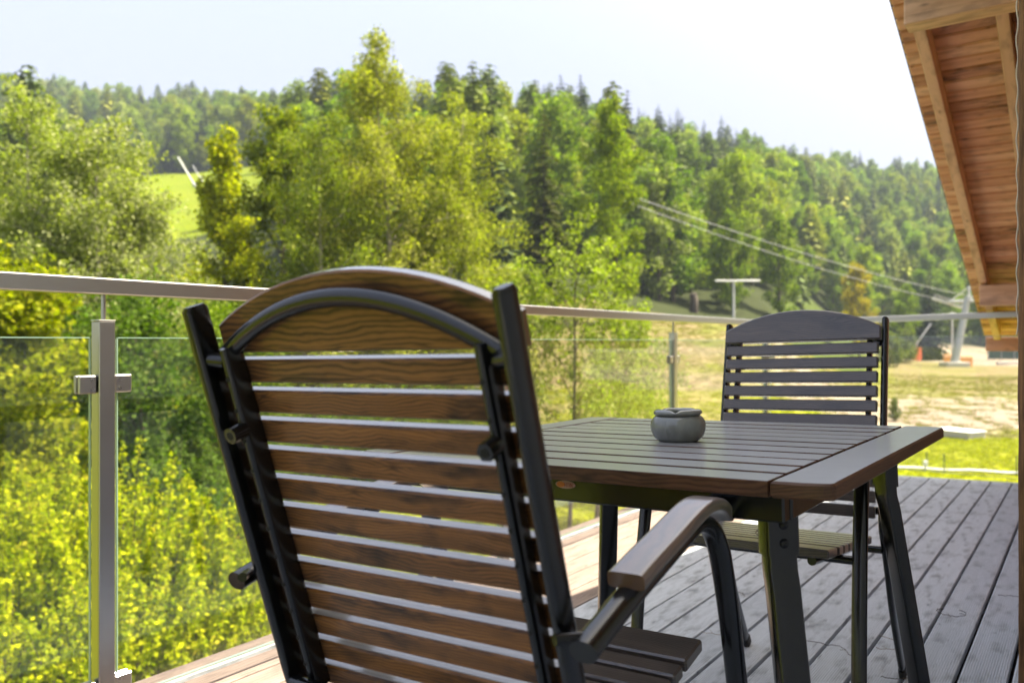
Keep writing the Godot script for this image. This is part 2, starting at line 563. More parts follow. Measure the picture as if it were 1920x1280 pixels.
# trunk, limbs and twigs; leaves sit round the twigs. reach(f) is the limb length at the fraction f of the height
func grow_tree(o: Dictionary) -> Dictionary:
	rng.seed = o.seed
	var h: float = o.h
	var wood_ := Build.new()
	var l := Leaves.new()
	var trunks: int = o.get("trunks", 1)
	var first: float = o.get("first", 0.2)
	for t in trunks:
		var top := Vector3(rng.randfn(0, 0.05) * h, h * (1.0 if t == 0 else rng.randf_range(0.75, 0.95)), rng.randfn(0, 0.05) * h)
		if t > 0: top += Vector3(rng.randf_range(-1, 1), 0, rng.randf_range(-1, 1)) * h * 0.2
		var path := []
		for k in 9:
			var f := k / 8.0
			path.append(top * f + Vector3(noise.get_noise_2d(f * 130.0, o.seed + t * 50.0), 0, noise.get_noise_2d(f * 130.0, o.seed + 900.0 + t * 50.0)) * h * 0.04 * f)
		add_tube(wood_, path, o.r, o.r, Vector3.RIGHT, 7, 1.0, false, 0.12)
		var limbs: int = o.limbs
		for k in limbs:
			var f := first + (1.0 - first) * (k + rng.randf()) / limbs
			var q: float = f * 8.0
			var a: Vector3 = path[mini(int(q), 7)].lerp(path[mini(int(q), 7) + 1], q - int(q))
			var az := k * 2.4 + rng.randfn(0, 0.4)
			var len_: float = o.reach.call((f - first) / (1.0 - first)) * rng.randf_range(0.7, 1.15)
			var rise: float = lerpf(o.get("rise", 0.6), o.get("rise_top", 1.1), f) + rng.randfn(0, 0.12)
			var dir := Vector3(cos(az) * cos(rise), sin(rise), sin(az) * cos(rise))
			var limb := []
			for j in 6:
				var g := j / 5.0
				limb.append(a + dir * len_ * g + Vector3(rng.randfn(0, 0.03), 0, rng.randfn(0, 0.03)) * len_ * g + Vector3(0, -o.get("droop", 0.15) * len_ * g * g, 0))
			var lr: float = maxf(o.r * 0.42 * (1.1 - f), 0.006)
			add_tube(wood_, limb, lr, lr, Vector3(0.3, 0.2, 1).normalized(), 5, 1.0, false, 0.2)
			var twigs: int = maxi(2, int(len_ * o.get("twigs", 5.0)))
			for j in twigs:
				var g := 0.22 + 0.78 * (j + rng.randf()) / twigs
				var lp: Vector3 = limb[mini(int(g * 5.0), 4)].lerp(limb[mini(int(g * 5.0), 4) + 1], g * 5.0 - int(g * 5.0))
				var tl: float = len_ * o.get("twig", 0.35) * rng.randf_range(0.5, 1.2) * (1.15 - 0.5 * g)
				var td := (dir * 0.5 + some_dir() * 0.9 + Vector3(0, -o.get("hang", 0.0), 0)).normalized()
				var n: int = int(o.leaves * rng.randf_range(0.5, 1.5))
				var base: Color = o.base
				var young: Color = o.young
				var patch := 1.0 + 0.28 * noise.get_noise_3d(lp.x * 45.0, lp.y * 45.0, lp.z * 45.0 + o.seed)
				for m in n:
					var e := rng.randf()
					var p = lp + td * tl * e + Vector3(0, -o.get("hang", 0.0) * tl * e * e * 0.8, 0) + some_dir() * o.get("spread", 0.12)
					var up := (some_dir() + Vector3(0, 0.7, 0)).normalized()
					var along := up.cross(some_dir()).normalized()
					var across := along.cross(up)
					var s: float = o.size * rng.randf_range(0.6, 1.3)
					l.leaf(p, along * s, across * s * 0.36, tint(base, young, o.get("vary", 0.22)) * patch)
	return {"trunk": wood_.mesh(), "crown": l.mesh()}

func grow_conifer(o: Dictionary) -> Dictionary:
	rng.seed = o.seed
	var h: float = o.h
	var wood_ := Build.new()
	var l := Leaves.new()
	add_tube(wood_, [Vector3.ZERO, Vector3(0, h * 0.5, 0), Vector3(0, h * 0.99, 0)], o.r, o.r, Vector3.RIGHT, 6, 1.0, false, 0.1)
	var rows: int = o.rows
	for k in rows:
		var f := float(k) / rows
		var y: float = h * lerpf(o.get("first", 0.1), 1.0, f)
		var reach: float = o.w * pow(1.0 - f, o.get("taper", 0.85)) * (0.8 + 0.3 * rng.randf()) + 0.12
		var n := 5 + int(6.0 * (1.0 - f))
		for j in n:
			if rng.randf() < o.get("bare", 0.08): continue
			var az := TAU * (j + rng.randf() * 0.7) / n + k * 1.1
			var dir := Vector3(cos(az), 0, sin(az))
			var len_ := reach * rng.randf_range(0.6, 1.15)
			var side := Vector3(-dir.z, 0, dir.x)
			var sag: float = o.get("sag", 0.35)
			var col := tint(o.base, o.young, 0.25)
			var pieces := 4
			for m in pieces:
				var g := (m + 0.2) / pieces
				var p := Vector3(0, y, 0) + dir * len_ * g + Vector3(0, -sag * len_ * g * g + 0.12 * len_ * g, 0)
				var along := (dir + Vector3(0, -sag * (0.3 + g), 0) + some_dir() * 0.25).normalized() * len_ * 0.42
				l.leaf(p, along, (side + some_dir() * 0.35) * len_ * o.get("fat", 0.16) * (1.15 - 0.5 * g), col * rng.randf_range(0.8, 1.2))
				l.leaf(p, (dir * 0.5 + side * rng.randf_range(-1, 1) + Vector3(0, -0.5, 0)).normalized() * len_ * 0.3, side.cross(dir) * len_ * 0.07 + dir * len_ * 0.06, col * rng.randf_range(0.7, 1.2))
	return {"trunk": wood_.mesh(), "crown": l.mesh()}

func grow_shrub(o: Dictionary) -> Dictionary:
	rng.seed = o.seed
	var wood_ := Build.new()
	var l := Leaves.new()
	for k in o.shoots:
		var az := rng.randf() * TAU
		var out_ = sqrt(rng.randf()) * o.w
		var foot = Vector3(cos(az), 0, sin(az)) * out_ * 0.35
		var tip := Vector3(cos(az) * out_, o.h * rng.randf_range(0.55, 1.05) * (1.0 - 0.25 * out_ / o.w), sin(az) * out_)
		var mid = foot.lerp(tip, 0.5) + Vector3(0, o.h * 0.08, 0) + some_dir() * 0.08
		var path := smooth_path([foot, mid, tip], 3)
		add_tube(wood_, path, 0.012, 0.012, Vector3(0.2, 0.1, 1).normalized(), 4, 1.0, false, 0.3)
		for m in o.leaves:
			var e := pow(rng.randf(), 0.6)
			var q := e * (path.size() - 1)
			var p: Vector3 = path[mini(int(q), path.size() - 2)].lerp(path[mini(int(q), path.size() - 2) + 1], q - int(q)) + some_dir() * o.spread * (1.15 - 0.75 * e) * rng.randf()
			var up := (some_dir() + Vector3(0, 0.8, 0)).normalized()
			var along := up.cross(some_dir()).normalized()
			var across := along.cross(up)
			var s: float = o.size * rng.randf_range(0.6, 1.25) * (1.1 - 0.45 * e)
			var young: Color = o.young
			if e > 0.965 and k % 4 == 0: young = o.get("tip", young)
			l.leaf(p, along * s, across * s * 0.4, tint(o.base, young, 0.18))
	return {"trunk": wood_.mesh(), "crown": l.mesh()}

func plant(called: String, g: Dictionary, at: Transform3D, label: String, category: String, group := "", bark := "bark", leafm := "leaf", parts := ["trunk", "crown"]) -> Node3D:
	var t := thing(called, label, category, at, group)
	put(parts[0], g.trunk, mats[bark], t)
	put(parts[1], g.crown, mats[leafm], t)
	return t

func turned(p: Vector3, turn: float, s := 1.0, sy := 0.0) -> Transform3D:
	return Transform3D(Basis(Vector3.UP, turn) * Basis.from_scale(Vector3(s, s if sy == 0.0 else sy, s)), p)

# ---------------------------------------------------------------- deck and railing
func deck_pos(x: float, y: float, z: float) -> Transform3D:
	return deck_at * Transform3D(Basis.IDENTITY, Vector3(x, y, z))

func level_pos(x: float, y: float, z: float) -> Transform3D:
	return Transform3D(house_at.basis, deck_at * Vector3(x, y, z))

func deck_board_mesh(width: float, len_: float, off: Vector2) -> ArrayMesh:
	# ridged along its length: the top is a row of ridges 2 mm high
	var b := Build.new()
	add_box(b, Vector3(0, -0.016, 0), Vector3(width, 0.024, len_), 0.002, off)
	var ridges := int(width / 0.0066)
	var w := width - 0.006
	for k in ridges:
		var x0 := -w / 2.0 + w * k / ridges
		var x1 := x0 + w / ridges * 0.62
		var hw := 0.0009
		var z := len_ / 2.0 - 0.001
		var ys := -0.0041
		var us := [Vector2(z, x0) + off, Vector2(-z, x0) + off, Vector2(-z, x1) + off, Vector2(z, x1) + off]
		b.quad(Vector3(x0 + hw, -0.0015, z), Vector3(x0 + hw, -0.0015, -z), Vector3(x1 - hw, -0.0015, -z), Vector3(x1 - hw, -0.0015, z), Vector3.UP, us)
		b.quad(Vector3(x0, ys, z), Vector3(x0, ys, -z), Vector3(x0 + hw, -0.0015, -z), Vector3(x0 + hw, -0.0015, z), Vector3(-0.9, 0.4, 0).normalized(), us)
		b.quad(Vector3(x1, ys, z), Vector3(x1, ys, -z), Vector3(x1 - hw, -0.0015, -z), Vector3(x1 - hw, -0.0015, z), Vector3(0.9, 0.4, 0).normalized(), us)
	return b.mesh()

func make_deck() -> void:
	rng.seed = 4
	var deck := Node3D.new()
	deck.name = "deck"
	add_child(deck, true)
	structure(deck, "weathered grey balcony deck of ridged wooden boards", "deck")
	deck.transform = deck_at
	var pitch := 0.1183
	var z0 := 0.7
	var z1 := -6.035
	for k in range(-8, 16):
		var x := -0.297 - pitch * (k + 0.5)
		var m := deck_board_mesh(pitch - 0.0125, z0 - z1, Vector2(rng.randf(), rng.randf()))
		put("deck_board", m, mats.deck_wood_sunlit if k >= 10 else mats.deck_wood if rng.randf() < 0.55 else mats.deck_wood_worn, deck, at_pos(Vector3(x, rng.randf_range(-0.0008, 0.0008), (z0 + z1) / 2.0)))
	put("edge_board", box(Vector3(0.012, 0.12, z0 - z1), 0.002), mats.deck_wood_worn, deck, at_pos(Vector3(-2.083, -0.056, (z0 + z1) / 2.0)))
	put("end_board", box(Vector3(2.9, 0.12, 0.02), 0.002), mats.deck_wood, deck, at_pos(Vector3(-0.63, -0.06, z1 - 0.012)))
	put("gap_shade_sheet", box(Vector3(2.8, 0.12, 6.6), 0.0), mats.dark_gap, deck, at_pos(Vector3(-0.6, -0.10, -2.7)))  # near-black sheet that puts shade into the gaps between boards

func railing_post(parent: Node3D, x: float, z: float, sides: Array) -> void:
	# in the railing's own level axes
	var p := put("post", box(Vector3(0.038, 0.995, 0.040), 0.002), mats.brushed_steel, parent, at_pos(Vector3(x, 0.4975 + SLOPE * x, z)))
	put("pin", tube([Vector3(0, 0.4975, 0), Vector3(0, 0.571, 0)], 0.0055, 0.0055, Vector3.RIGHT, 10), mats.brushed_steel, p)
	put("cap", box(Vector3(0.040, 0.003, 0.042), 0.001), mats.steel_screw, p, at_pos(Vector3(0, 0.4995, 0)))
	for y in [0.345, -0.395]:
		for s in sides:
			var d: Vector3 = s
			for f in [-1.0, 1.0]:
				var nn := Vector3(d.z, 0, -d.x).abs()
				var size := Vector3(0.009, 0.044, 0.009) + d.abs() * 0.034
				size.y = 0.044
				put("clamp", box(size, 0.003), mats.brushed_steel, p, at_pos(d * 0.044 + Vector3(0, y, 0) + nn * f * 0.0095))
				if f > 0.0:
					for q in [-0.011, 0.011]:
						put("screw", tube([Vector3.ZERO, nn * 0.002], 0.0042, 0.0042, Vector3.UP, 10), mats.steel_screw, p, at_pos(d * 0.034 + Vector3(0, y + q, 0) + nn * 0.0135))

func glass_panel(parent: Node3D, a: Vector3, b: Vector3) -> void:
	# between two points at the level of the deck, upright
	var d := (b - a)
	var flat := Vector3(d.x, 0, d.z)
	var len_ := flat.length()
	var basis_ := Basis(Vector3.UP, atan2(-d.z, d.x))
	var t := Transform3D(basis_, (a + b) / 2.0 + Vector3(0, 0.508, 0))
	var g := put("glass_panel", box(Vector3(len_, 0.892, 0.009)), mats.glass, parent, t)
	put("glass_edge", box(Vector3(len_, 0.0022, 0.0088)), mats.glass_edge, g, at_pos(Vector3(0, 0.4472, 0)))
	put("glass_edge", box(Vector3(len_, 0.0022, 0.0088)), mats.glass_edge, g, at_pos(Vector3(0, -0.4472, 0)))
	for s in [-1.0, 1.0]:
		put("glass_edge", box(Vector3(0.0018, 0.89, 0.0088)), mats.glass_edge, g, at_pos(Vector3(s * (len_ / 2.0 + 0.001), 0, 0)))

func make_railing() -> void:
	var t := thing("balcony_railing", "brushed steel and clear glass railing around the open sides of the deck", "railing", house_at)
	var x := -1.965
	var zs := [0.63, -1.02, -2.67, -4.325, -5.955]
	var fall := SLOPE * x
	put("handrail", box(Vector3(0.040, 0.0396, 7.5), 0.003), mats.brushed_steel, t, at_pos(Vector3(x, 1.0802 + fall, -2.225)))
	var right_end := Vector3(0.62, 1.0802 + 0.0, -5.955)
	var left_end := Vector3(x + 0.021, 1.0802 + fall, -5.955)
	var dir := (right_end - left_end)
	put("handrail", box(Vector3(dir.length(), 0.0396, 0.040), 0.003), mats.brushed_steel, t, Transform3D(Basis(Vector3.BACK, atan2(dir.y, dir.x)), (left_end + right_end) / 2.0))
	for k in zs.size():
		var sides := [Vector3(0, 0, -1), Vector3(0, 0, 1)]
		if k == zs.size() - 1: sides = [Vector3(0, 0, 1), Vector3(1, 0, 0)]
		railing_post(t, x, zs[k], sides)
	railing_post(t, -0.285, -5.955, [Vector3(1, 0, 0), Vector3(-1, 0, 0)])
	for k in zs.size() - 1:
		glass_panel(t, Vector3(x, fall, zs[k] - 0.034), Vector3(x, fall, zs[k + 1] + 0.034))
	glass_panel(t, Vector3(x + 0.034, fall, -5.955), Vector3(-0.319, SLOPE * -0.319, -5.955))
	glass_panel(t, Vector3(-0.251, SLOPE * -0.251, -5.955), Vector3(0.6, SLOPE * 0.6, -5.955))

# ---------------------------------------------------------------- the house
func roof_y(t: float) -> float:
	return 0.943 + 0.379 * (6.6 - t)

func make_house() -> void:
	rng.seed = 8
	var house := thing("timber_house", "brown timber house with a sloping boarded roof over the deck", "house", house_at)
	# side wall, lower storey and an added wall out of view
	var o := PackedVector2Array([Vector2(-6.3, 0.03), Vector2(-2.95, 0.03), Vector2(-2.95, roof_y(2.95) - 0.1), Vector2(-6.3, roof_y(6.3) - 0.1)])
	put("wall", slab(o, 5.0, 0.0), mats.roof_wood, house, Transform3D(Basis(Vector3(0, 0, 1), Vector3(0, 1, 0), Vector3(-1, 0, 0)), Vector3(4.82, 0, 0)))
	put("lower_wall", box(Vector3(5.6, 3.5, 7.0), 0.0), mats.plaster, house, at_pos(Vector3(2.0, -2.05, -2.0)))
	put("wall", box(Vector3(0.16, 5.4, 5.4), 0.0), mats.plaster, house, at_pos(Vector3(0.74, 2.74, -0.24)))  # unseen wall, added tall to shade the deck and white to bounce light
	# roof
	var th := atan(0.379)
	var roof_t := Transform3D(Basis(Vector3(1, 0, 0), Vector3(0, cos(th), -sin(th)), Vector3(0, sin(th), cos(th))), Vector3(0, roof_y(0.0), 0))
	var roof := put("roof", box(Vector3(5.92, 0.07, 5.8), 0.004), mats.roof_sheet, house, roof_t * at_pos(Vector3(2.325, 0.0565, -4.26)))
	var to_roof := at_pos(Vector3(2.325, 0.0565, -4.26))
	to_roof = to_roof.affine_inverse()
	var pitch := 0.0745
	for k in 76:
		var l := 1.48 + pitch * k
		var m := box(Vector3(5.8, 0.018, pitch - 0.004), 0.007, Vector2(rng.randf(), rng.randf()))
		put("roof_plank", m, mats[["roof_wood", "roof_wood", "roof_wood_dark", "roof_wood_pale"][rng.randi() % 4]], roof, to_roof * at_pos(Vector3(-0.627 + 2.9, 0.009 + rng.randf_range(-0.001, 0.001), -l)))
	for x in [-0.533, -0.264, 0.25]:
		put("rafter", box(Vector3(0.043, 0.09, 5.5), 0.003, Vector2(rng.randf(), rng.randf())), mats.beam_wood, house, roof_t * at_pos(Vector3(x, -0.0472, -4.2)))
	for t in [3.22, 5.6]:
		put("purlin", box(Vector3(2.6, 0.125, 0.1), 0.004, Vector2(rng.randf(), rng.randf())), mats.beam_wood, house, at_pos(Vector3(-0.55 + 1.3, roof_y(t) - 0.1 - 0.0425 + (-0.0 if t < 4.0 else -0.02), -t)))
	put("fascia", box(Vector3(5.8, 0.10, 0.022), 0.003), mats.roof_wood, house, at_pos(Vector3(-0.627 + 2.9, roof_y(6.72) - 0.03, -6.735)))
	# the rough post close to the camera
	var b := Build.new()
	var path := []
	for k in 90: path.append(Vector3(0, k * 0.035, 0))
	add_tube(b, path, 0.07, 0.07, Vector3.RIGHT, 40, 0.22, true)
	for k in b.v.size():
		var p: Vector3 = b.v[k]
		b.v[k] = p + Vector3(p.x, 0, p.z).normalized() * (noise.get_noise_2d(p.y * 260.0, atan2(p.z, p.x) * 30.0) * 0.0035 + noise.get_noise_1d(p.y * 900.0) * 0.002)
	var post := thing("timber_post", "rough sawn timber post at the right edge of the deck", "post", house_at * at_pos(Vector3(-0.054, 0.005, -2.0)))
	put("shaft", b.mesh(), mats.rough_timber, post)
	var twist := []
	for k in 260:
		var y := 0.9 + k * 0.0055
		twist.append(Vector3(sin(y * 90.0) * 0.0016 + noise.get_noise_1d(y * 160.0) * 0.002, y, cos(y * 90.0) * 0.0016))
	var cord := thing("twisted_cord", "pale twisted cord hanging down the edge of the timber post", "cord", house_at * at_pos(Vector3(-0.1285, 0.0, -2.0)))
	put("strand", tube(twist, 0.0016, 0.0016, Vector3.RIGHT, 6), mats.cord, cord)

# ---------------------------------------------------------------- furniture
func make_chair(label: String, at: Transform3D, al: float, back_wood: String) -> Node3D:
	rng.seed = 77
	var t := thing("garden_chair", label, "chair", at, "slatted garden chairs at the table")
	var lb := 0.4895
	var yh := 0.4196
	var pit := 0.0387
	var bp := func(s: float, h: float, off: float) -> Vector3:
		return Vector3(s, yh + (lb - h) * cos(al) + off * sin(al), (lb - h) * sin(al) - off * cos(al))
	var bb := Basis(Vector3.RIGHT, Vector3(0, cos(al), sin(al)), Vector3(0, -sin(al), cos(al)))
	for k in 12:
		var sb_ := Build.new()
		add_box(sb_, Vector3.ZERO, Vector3(0.411, 0.0292, 0.0165), 0.0025, Vector2(rng.randf(), rng.randf()))
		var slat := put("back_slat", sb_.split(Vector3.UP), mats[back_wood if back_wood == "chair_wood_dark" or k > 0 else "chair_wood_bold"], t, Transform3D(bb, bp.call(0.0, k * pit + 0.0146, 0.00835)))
		slat.set_surface_override_material(1, mats.top_sky_sheen)
	# the arched top slat
	var arch := PackedVector2Array()
	for k in 21:
		var s := lerpf(-0.2115, 0.2115, k / 20.0)
		var f := s / 0.2115
		arch.append(Vector2(s, 0.044 + 0.050 * (1.0 - f * f) + 0.004 * (1.0 - f * f * f * f)))
	arch.append(Vector2(0.2115, 0.0085))
	arch.append(Vector2(-0.2115, 0.0085))
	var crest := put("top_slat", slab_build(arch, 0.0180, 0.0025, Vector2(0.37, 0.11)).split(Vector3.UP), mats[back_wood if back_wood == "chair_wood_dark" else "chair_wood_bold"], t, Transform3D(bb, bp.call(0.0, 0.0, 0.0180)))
	crest.set_surface_override_material(1, mats.top_sky_sheen)
	# bent tube behind it
	var hoop := []
	for k in 25:
		var f := k / 12.0 - 1.0
		hoop.append(bp.call(f * 0.206, -0.002 - 0.070 * (1.0 - f * f), -0.0125))
	put("hoop", tube(hoop, 0.0088, 0.0105, Vector3(0, -sin(al), cos(al)), 14), mats.black_metal, t)
	for s in [-1.0, 1.0]:
		var bar := put("back_bar", tube([bp.call(s * 0.179, -0.022, -0.0152), bp.call(s * 0.179, 0.2, -0.0152), bp.call(s * 0.179, 0.445, -0.0152)], 0.0062, 0.0152, Vector3.RIGHT, 16, 0.7), mats.black_metal, t)
		var heads := Build.new()
		for k in 12:
			var c: Vector3 = bp.call(s * 0.179, k * pit + 0.0144, -0.0301)
			add_tube(heads, [c, c + Vector3(0, -sin(al), cos(al)) * 0.0012], 0.0028, 0.0028, Vector3.RIGHT, 8)
		var hd := put("screw_heads", heads.mesh(), mats.hole, bar)
		hd.set_meta("kind", "stuff")
		var c0: Vector3 = bp.call(s * 0.179, 0.078, -0.026)
		var back_n := Vector3(0, -sin(al), cos(al))
		var boss := put("boss", tube([c0, c0 + back_n * 0.022], 0.0098, 0.0098, Vector3.RIGHT, 6 if s > 0 else 18), mats.black_metal, bar)
		put("socket", tube([c0 + back_n * 0.0215, c0 + back_n * 0.0225], 0.005, 0.005, Vector3.RIGHT, 12), mats.hole, bar)
		# the outer upright runs on as the rear leg
		var top: Vector3 = bp.call(s * 0.2152, -0.0697, -0.0215)
		var low: Vector3 = bp.call(s * 0.2152, 0.40, -0.0215)
		var path := [top, top.lerp(low, 0.06), top.lerp(low, 0.3), top.lerp(low, 0.6), top.lerp(low, 0.85), low]
		for q in [[0.435, 0.030], [0.39, 0.046], [0.31, 0.076], [0.22, 0.105], [0.12, 0.150], [0.004, 0.212]]:
			path.append(Vector3(s * 0.2152, q[0], q[1]))
		var up := put("upright", tube(smooth_path(path, 5), 0.0078, 0.0165, Vector3.RIGHT, 20, 0.7), mats.black_metal, t)
		put("top_cap", tube([top - (low - top).normalized() * 0.0005, top - (low - top).normalized() * 0.005], 0.0078, 0.0165, Vector3.RIGHT, 20, 0.7, true, 0.75), mats.black_metal, up)
		put("foot", tube([Vector3(s * 0.2152, 0.002, 0.213), Vector3(s * 0.2152, 0.022, 0.203)], 0.0095, 0.0205, Vector3.RIGHT, 14, 0.7), mats.rubber, up)
		# small joint between hoop and upright
		put("joint", tube([bp.call(s * 0.192, -0.004, -0.016), bp.call(s * 0.212, -0.008, -0.022)], 0.010, 0.010, Vector3.UP, 12), mats.black_metal, up)
		# arm tube bent down into the front leg
		var arm := []
		for q in [[0.604, 0.107], [0.616, 0.055], [0.628, 0.0], [0.648, -0.11], [0.662, -0.19], [0.665, -0.225], [0.655, -0.262], [0.632, -0.29], [0.59, -0.314], [0.484, -0.349], [0.33, -0.386], [0.17, -0.415], [0.004, -0.435]]:
			arm.append(Vector3(s * (0.247 + 0.008 * clampf(-q[1] - 0.2, 0.0, 0.2) / 0.2), q[0], q[1]))
		var leg := put("arm_and_front_leg", tube(smooth_path(arm, 6), 0.0155, 0.0118, Vector3.RIGHT, 22, 0.95), mats.black_metal, t)
		put("foot", tube([Vector3(s * 0.255, 0.002, -0.4352), Vector3(s * 0.255, 0.022, -0.433)], 0.0175, 0.0115, Vector3.RIGHT, 14, 0.8), mats.rubber, leg)
		var pad := []
		for q in [[0.6465, 0.004], [0.657, -0.05], [0.668, -0.115], [0.679, -0.175], [0.685, -0.215], [0.686, -0.245], [0.682, -0.275], [0.673, -0.300], [0.6585, -0.322]]:
			pad.append(Vector3(s * 0.247, q[0], q[1]))
		put("arm_pad", tube(smooth_path(pad, 6), 0.0215, 0.0092, Vector3.RIGHT, 24, 0.35), mats.chair_wood_smooth, t)
		put("pivot_bolt", tube([Vector3(s * 0.222, 0.615, 0.118), Vector3(s * 0.246, 0.612, 0.085)], 0.006, 0.006, Vector3.UP, 12), mats.bolt, leg)
		# seat side rail
		put("seat_rail", tube([Vector3(s * 0.155, 0.455 - 0.032, -0.365), Vector3(s * 0.155, 0.4125 - 0.032, 0.005)], 0.010, 0.010, Vector3.RIGHT, 12), mats.black_metal, t)
	put("lower_back_tube", tube([bp.call(-0.205, 0.432, -0.036), bp.call(0.205, 0.432, -0.036)], 0.0105, 0.0105, Vector3.UP, 14), mats.black_metal, t)
	put("front_tube", tube([Vector3(-0.247, 0.415, -0.285), Vector3(0.247, 0.415, -0.285)], 0.010, 0.010, Vector3.UP, 12), mats.black_metal, t)
	put("rear_tube", tube([Vector3(-0.213, 0.372, 0.03), Vector3(0.213, 0.372, 0.03)], 0.010, 0.010, Vector3.UP, 12), mats.black_metal, t)
	var sb := Basis(Vector3.RIGHT, atan(0.1136))
	sb = Basis(Vector3.RIGHT, Vector3(0, 1, 0.1136).normalized(), Vector3(0, -0.1136, 1).normalized())
	var rows := [[-0.387, 0.072]]
	for k in 7: rows.append([-0.302 + k * 0.0445, 0.0345])
	for q in rows:
		var z: float = q[0] + q[1] / 2.0
		var m := box(Vector3(0.394, 0.0195, q[1]), 0.003, Vector2(rng.randf(), rng.randf()))
		put("seat_slat", m, mats.chair_wood_dark, t, Transform3D(sb, Vector3(0, 0.4553 - 0.1136 * (z + 0.387), z) + sb.y * -0.00975))
	return t

func make_table() -> void:
	rng.seed = 31
	var th := 0.714
	var t := thing("garden_table", "square slatted brown wooden garden table on black bent legs", "table", deck_at * Transform3D(Basis(Vector3.UP, -0.01375), Vector3(-0.3238, 0, -1.0544)))
	var tp := 0.0782
	var lx := -0.6953
	var ex := 0.0808
	for k in 11:
		var sl := Build.new()
		add_box(sl, Vector3.ZERO, Vector3(-lx - 0.004, 0.022, tp - rng.randf_range(0.0095, 0.0135)), 0.001, Vector2(rng.randf(), rng.randf()))
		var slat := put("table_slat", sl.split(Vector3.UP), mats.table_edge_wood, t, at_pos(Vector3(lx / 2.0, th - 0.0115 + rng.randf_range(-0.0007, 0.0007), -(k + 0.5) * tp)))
		slat.set_surface_override_material(1, mats.table_top_sky_tint)
	var depth := 11.0 * tp
	for s in [0.0, 1.0]:
		var o := PackedVector2Array()
		# x away from the middle, y along the table's depth
		for q in [[0.003, 0.0], [0.045, 0.002], [0.068, 0.007], [0.0768, 0.011], [0.0808, 0.017]]: o.append(Vector2(q[0], q[1]))
		for q in [[0.0808, 0.017], [0.0768, 0.011], [0.068, 0.007], [0.045, 0.002], [0.003, 0.0]]: o.append(Vector2(q[0], depth - q[1]))
		var m := slab_build(o, 0.0225, 0.003, Vector2(0.2 + s * 0.4, 0.3)).split(Vector3.BACK)
		var b := Basis(Vector3(1, 0, 0), Vector3(0, 0, -1), Vector3(0, 1, 0))
		var at := Transform3D(b, Vector3(0, th - 0.0225, 0))
		if s > 0.5: at = Transform3D(Basis(Vector3(-1, 0, 0), Vector3(0, 0, -1), Vector3(0, 1, 0)), Vector3(lx, th - 0.0225, 0))
		if s > 0.5:
			# mirrored: turn about instead, so that the faces stay the right way out
			at = Transform3D(Basis(Vector3(-1, 0, 0), Vector3(0, 0, 1), Vector3(0, 1, 0)), Vector3(lx, th - 0.0225, -depth))
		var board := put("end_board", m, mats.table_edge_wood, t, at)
		board.set_surface_override_material(1, mats.table_top_sky_tint)
	var ay := th - 0.0225 - 0.0195
	for z in [-0.043, -depth + 0.043]:
		put("apron_rail", box(Vector3(-lx + 0.02, 0.038, 0.025), 0.003), mats.black_metal, t, at_pos(Vector3(lx / 2.0, ay, z)))
	for x in [0.0, lx]:
		put("apron_rail", box(Vector3(0.025, 0.0376, depth - 0.115), 0.003), mats.black_metal, t, at_pos(Vector3(x, ay, -depth / 2.0)))
	for cx in [-1.0, 1.0]:
		for cz in [-1.0, 1.0]: # cz 1 is the near side
			var p := func(y: float) -> Vector3:
				var k := maxf(0.0, 0.604 - y)
				var soft := k if y < 0.57 else k * 0.5
				return Vector3(lx / 2.0 + cx * (0.4276 - 0.1 + 0.108 * soft), y, -depth / 2.0 + cz * (depth / 2.0 - 0.094 + 0.095 * soft))
			var pts := []
			for y in [0.672, 0.64, 0.61, 0.595, 0.575, 0.55, 0.5, 0.3, 0.002]: pts.append(p.call(y))
			var side := Vector3(cz, 0, -cx).normalized()
			var out_ := Vector3(cx, 0, cz).normalized()
			var leg := put("leg", tube(smooth_path(pts, 3), 0.0225, 0.014, side, 20, 0.35), mats.black_metal, t)
			put("sleeve", tube([p.call(0.674), p.call(0.597)], 0.0252, 0.0165, side, 20, 0.3), mats.black_metal, leg)
			put("foot", tube([p.call(0.018), p.call(0.0)], 0.0235, 0.015, side, 16, 0.4), mats.rubber, leg)
			for y in [0.641, 0.615]:
				put("bolt", lathe([Vector2(0.0, 0.005), Vector2(0.004, 0.0045), Vector2(0.0065, 0.002), Vector2(0.007, 0.0)].map(func(q): return Vector2(q.x, q.y)), 14), mats.bolt, leg, Transform3D(Basis(side, out_, side.cross(out_)), p.call(y) + out_ * 0.0165))
	# the maker's oval on the near rail
	var oval := PackedVector2Array()
	for k in 24: oval.append(Vector2(cos(TAU * k / 24.0) * 0.0185, sin(TAU * k / 24.0) * 0.0062))
	var badge := put("badge", slab(oval, 0.0012, 0.0), mats.badge_pale, t, at_pos(Vector3(-0.335, ay + 0.008, -0.0305)))
	var ring := PackedVector2Array()
	for k in 24: ring.append(Vector2(cos(TAU * k / 24.0) * 0.0075 - 0.0085, sin(TAU * k / 24.0) * 0.0045))
	put("orange_mark", slab(ring, 0.0004, 0.0), mats.badge_orange, badge, at_pos(Vector3(0, 0, 0.0012)))
	var word := TextMesh.new()
	word.text = "HTIN"
	word.font_size = 16
	word.pixel_size = 0.00052
	word.depth = 0.0004
	put("lettering", word, mats.badge_red, badge, Transform3D(Basis.from_scale(Vector3(0.8, 1, 1)), Vector3(0.0065, 0.0, 0.0015)))
	# ashtray
	var a := thing("ashtray", "small grey glazed ceramic ashtray with a notched rim on the table", "ashtray", t.transform * at_pos(Vector3(-0.3105, th - 0.0015, -0.397)))
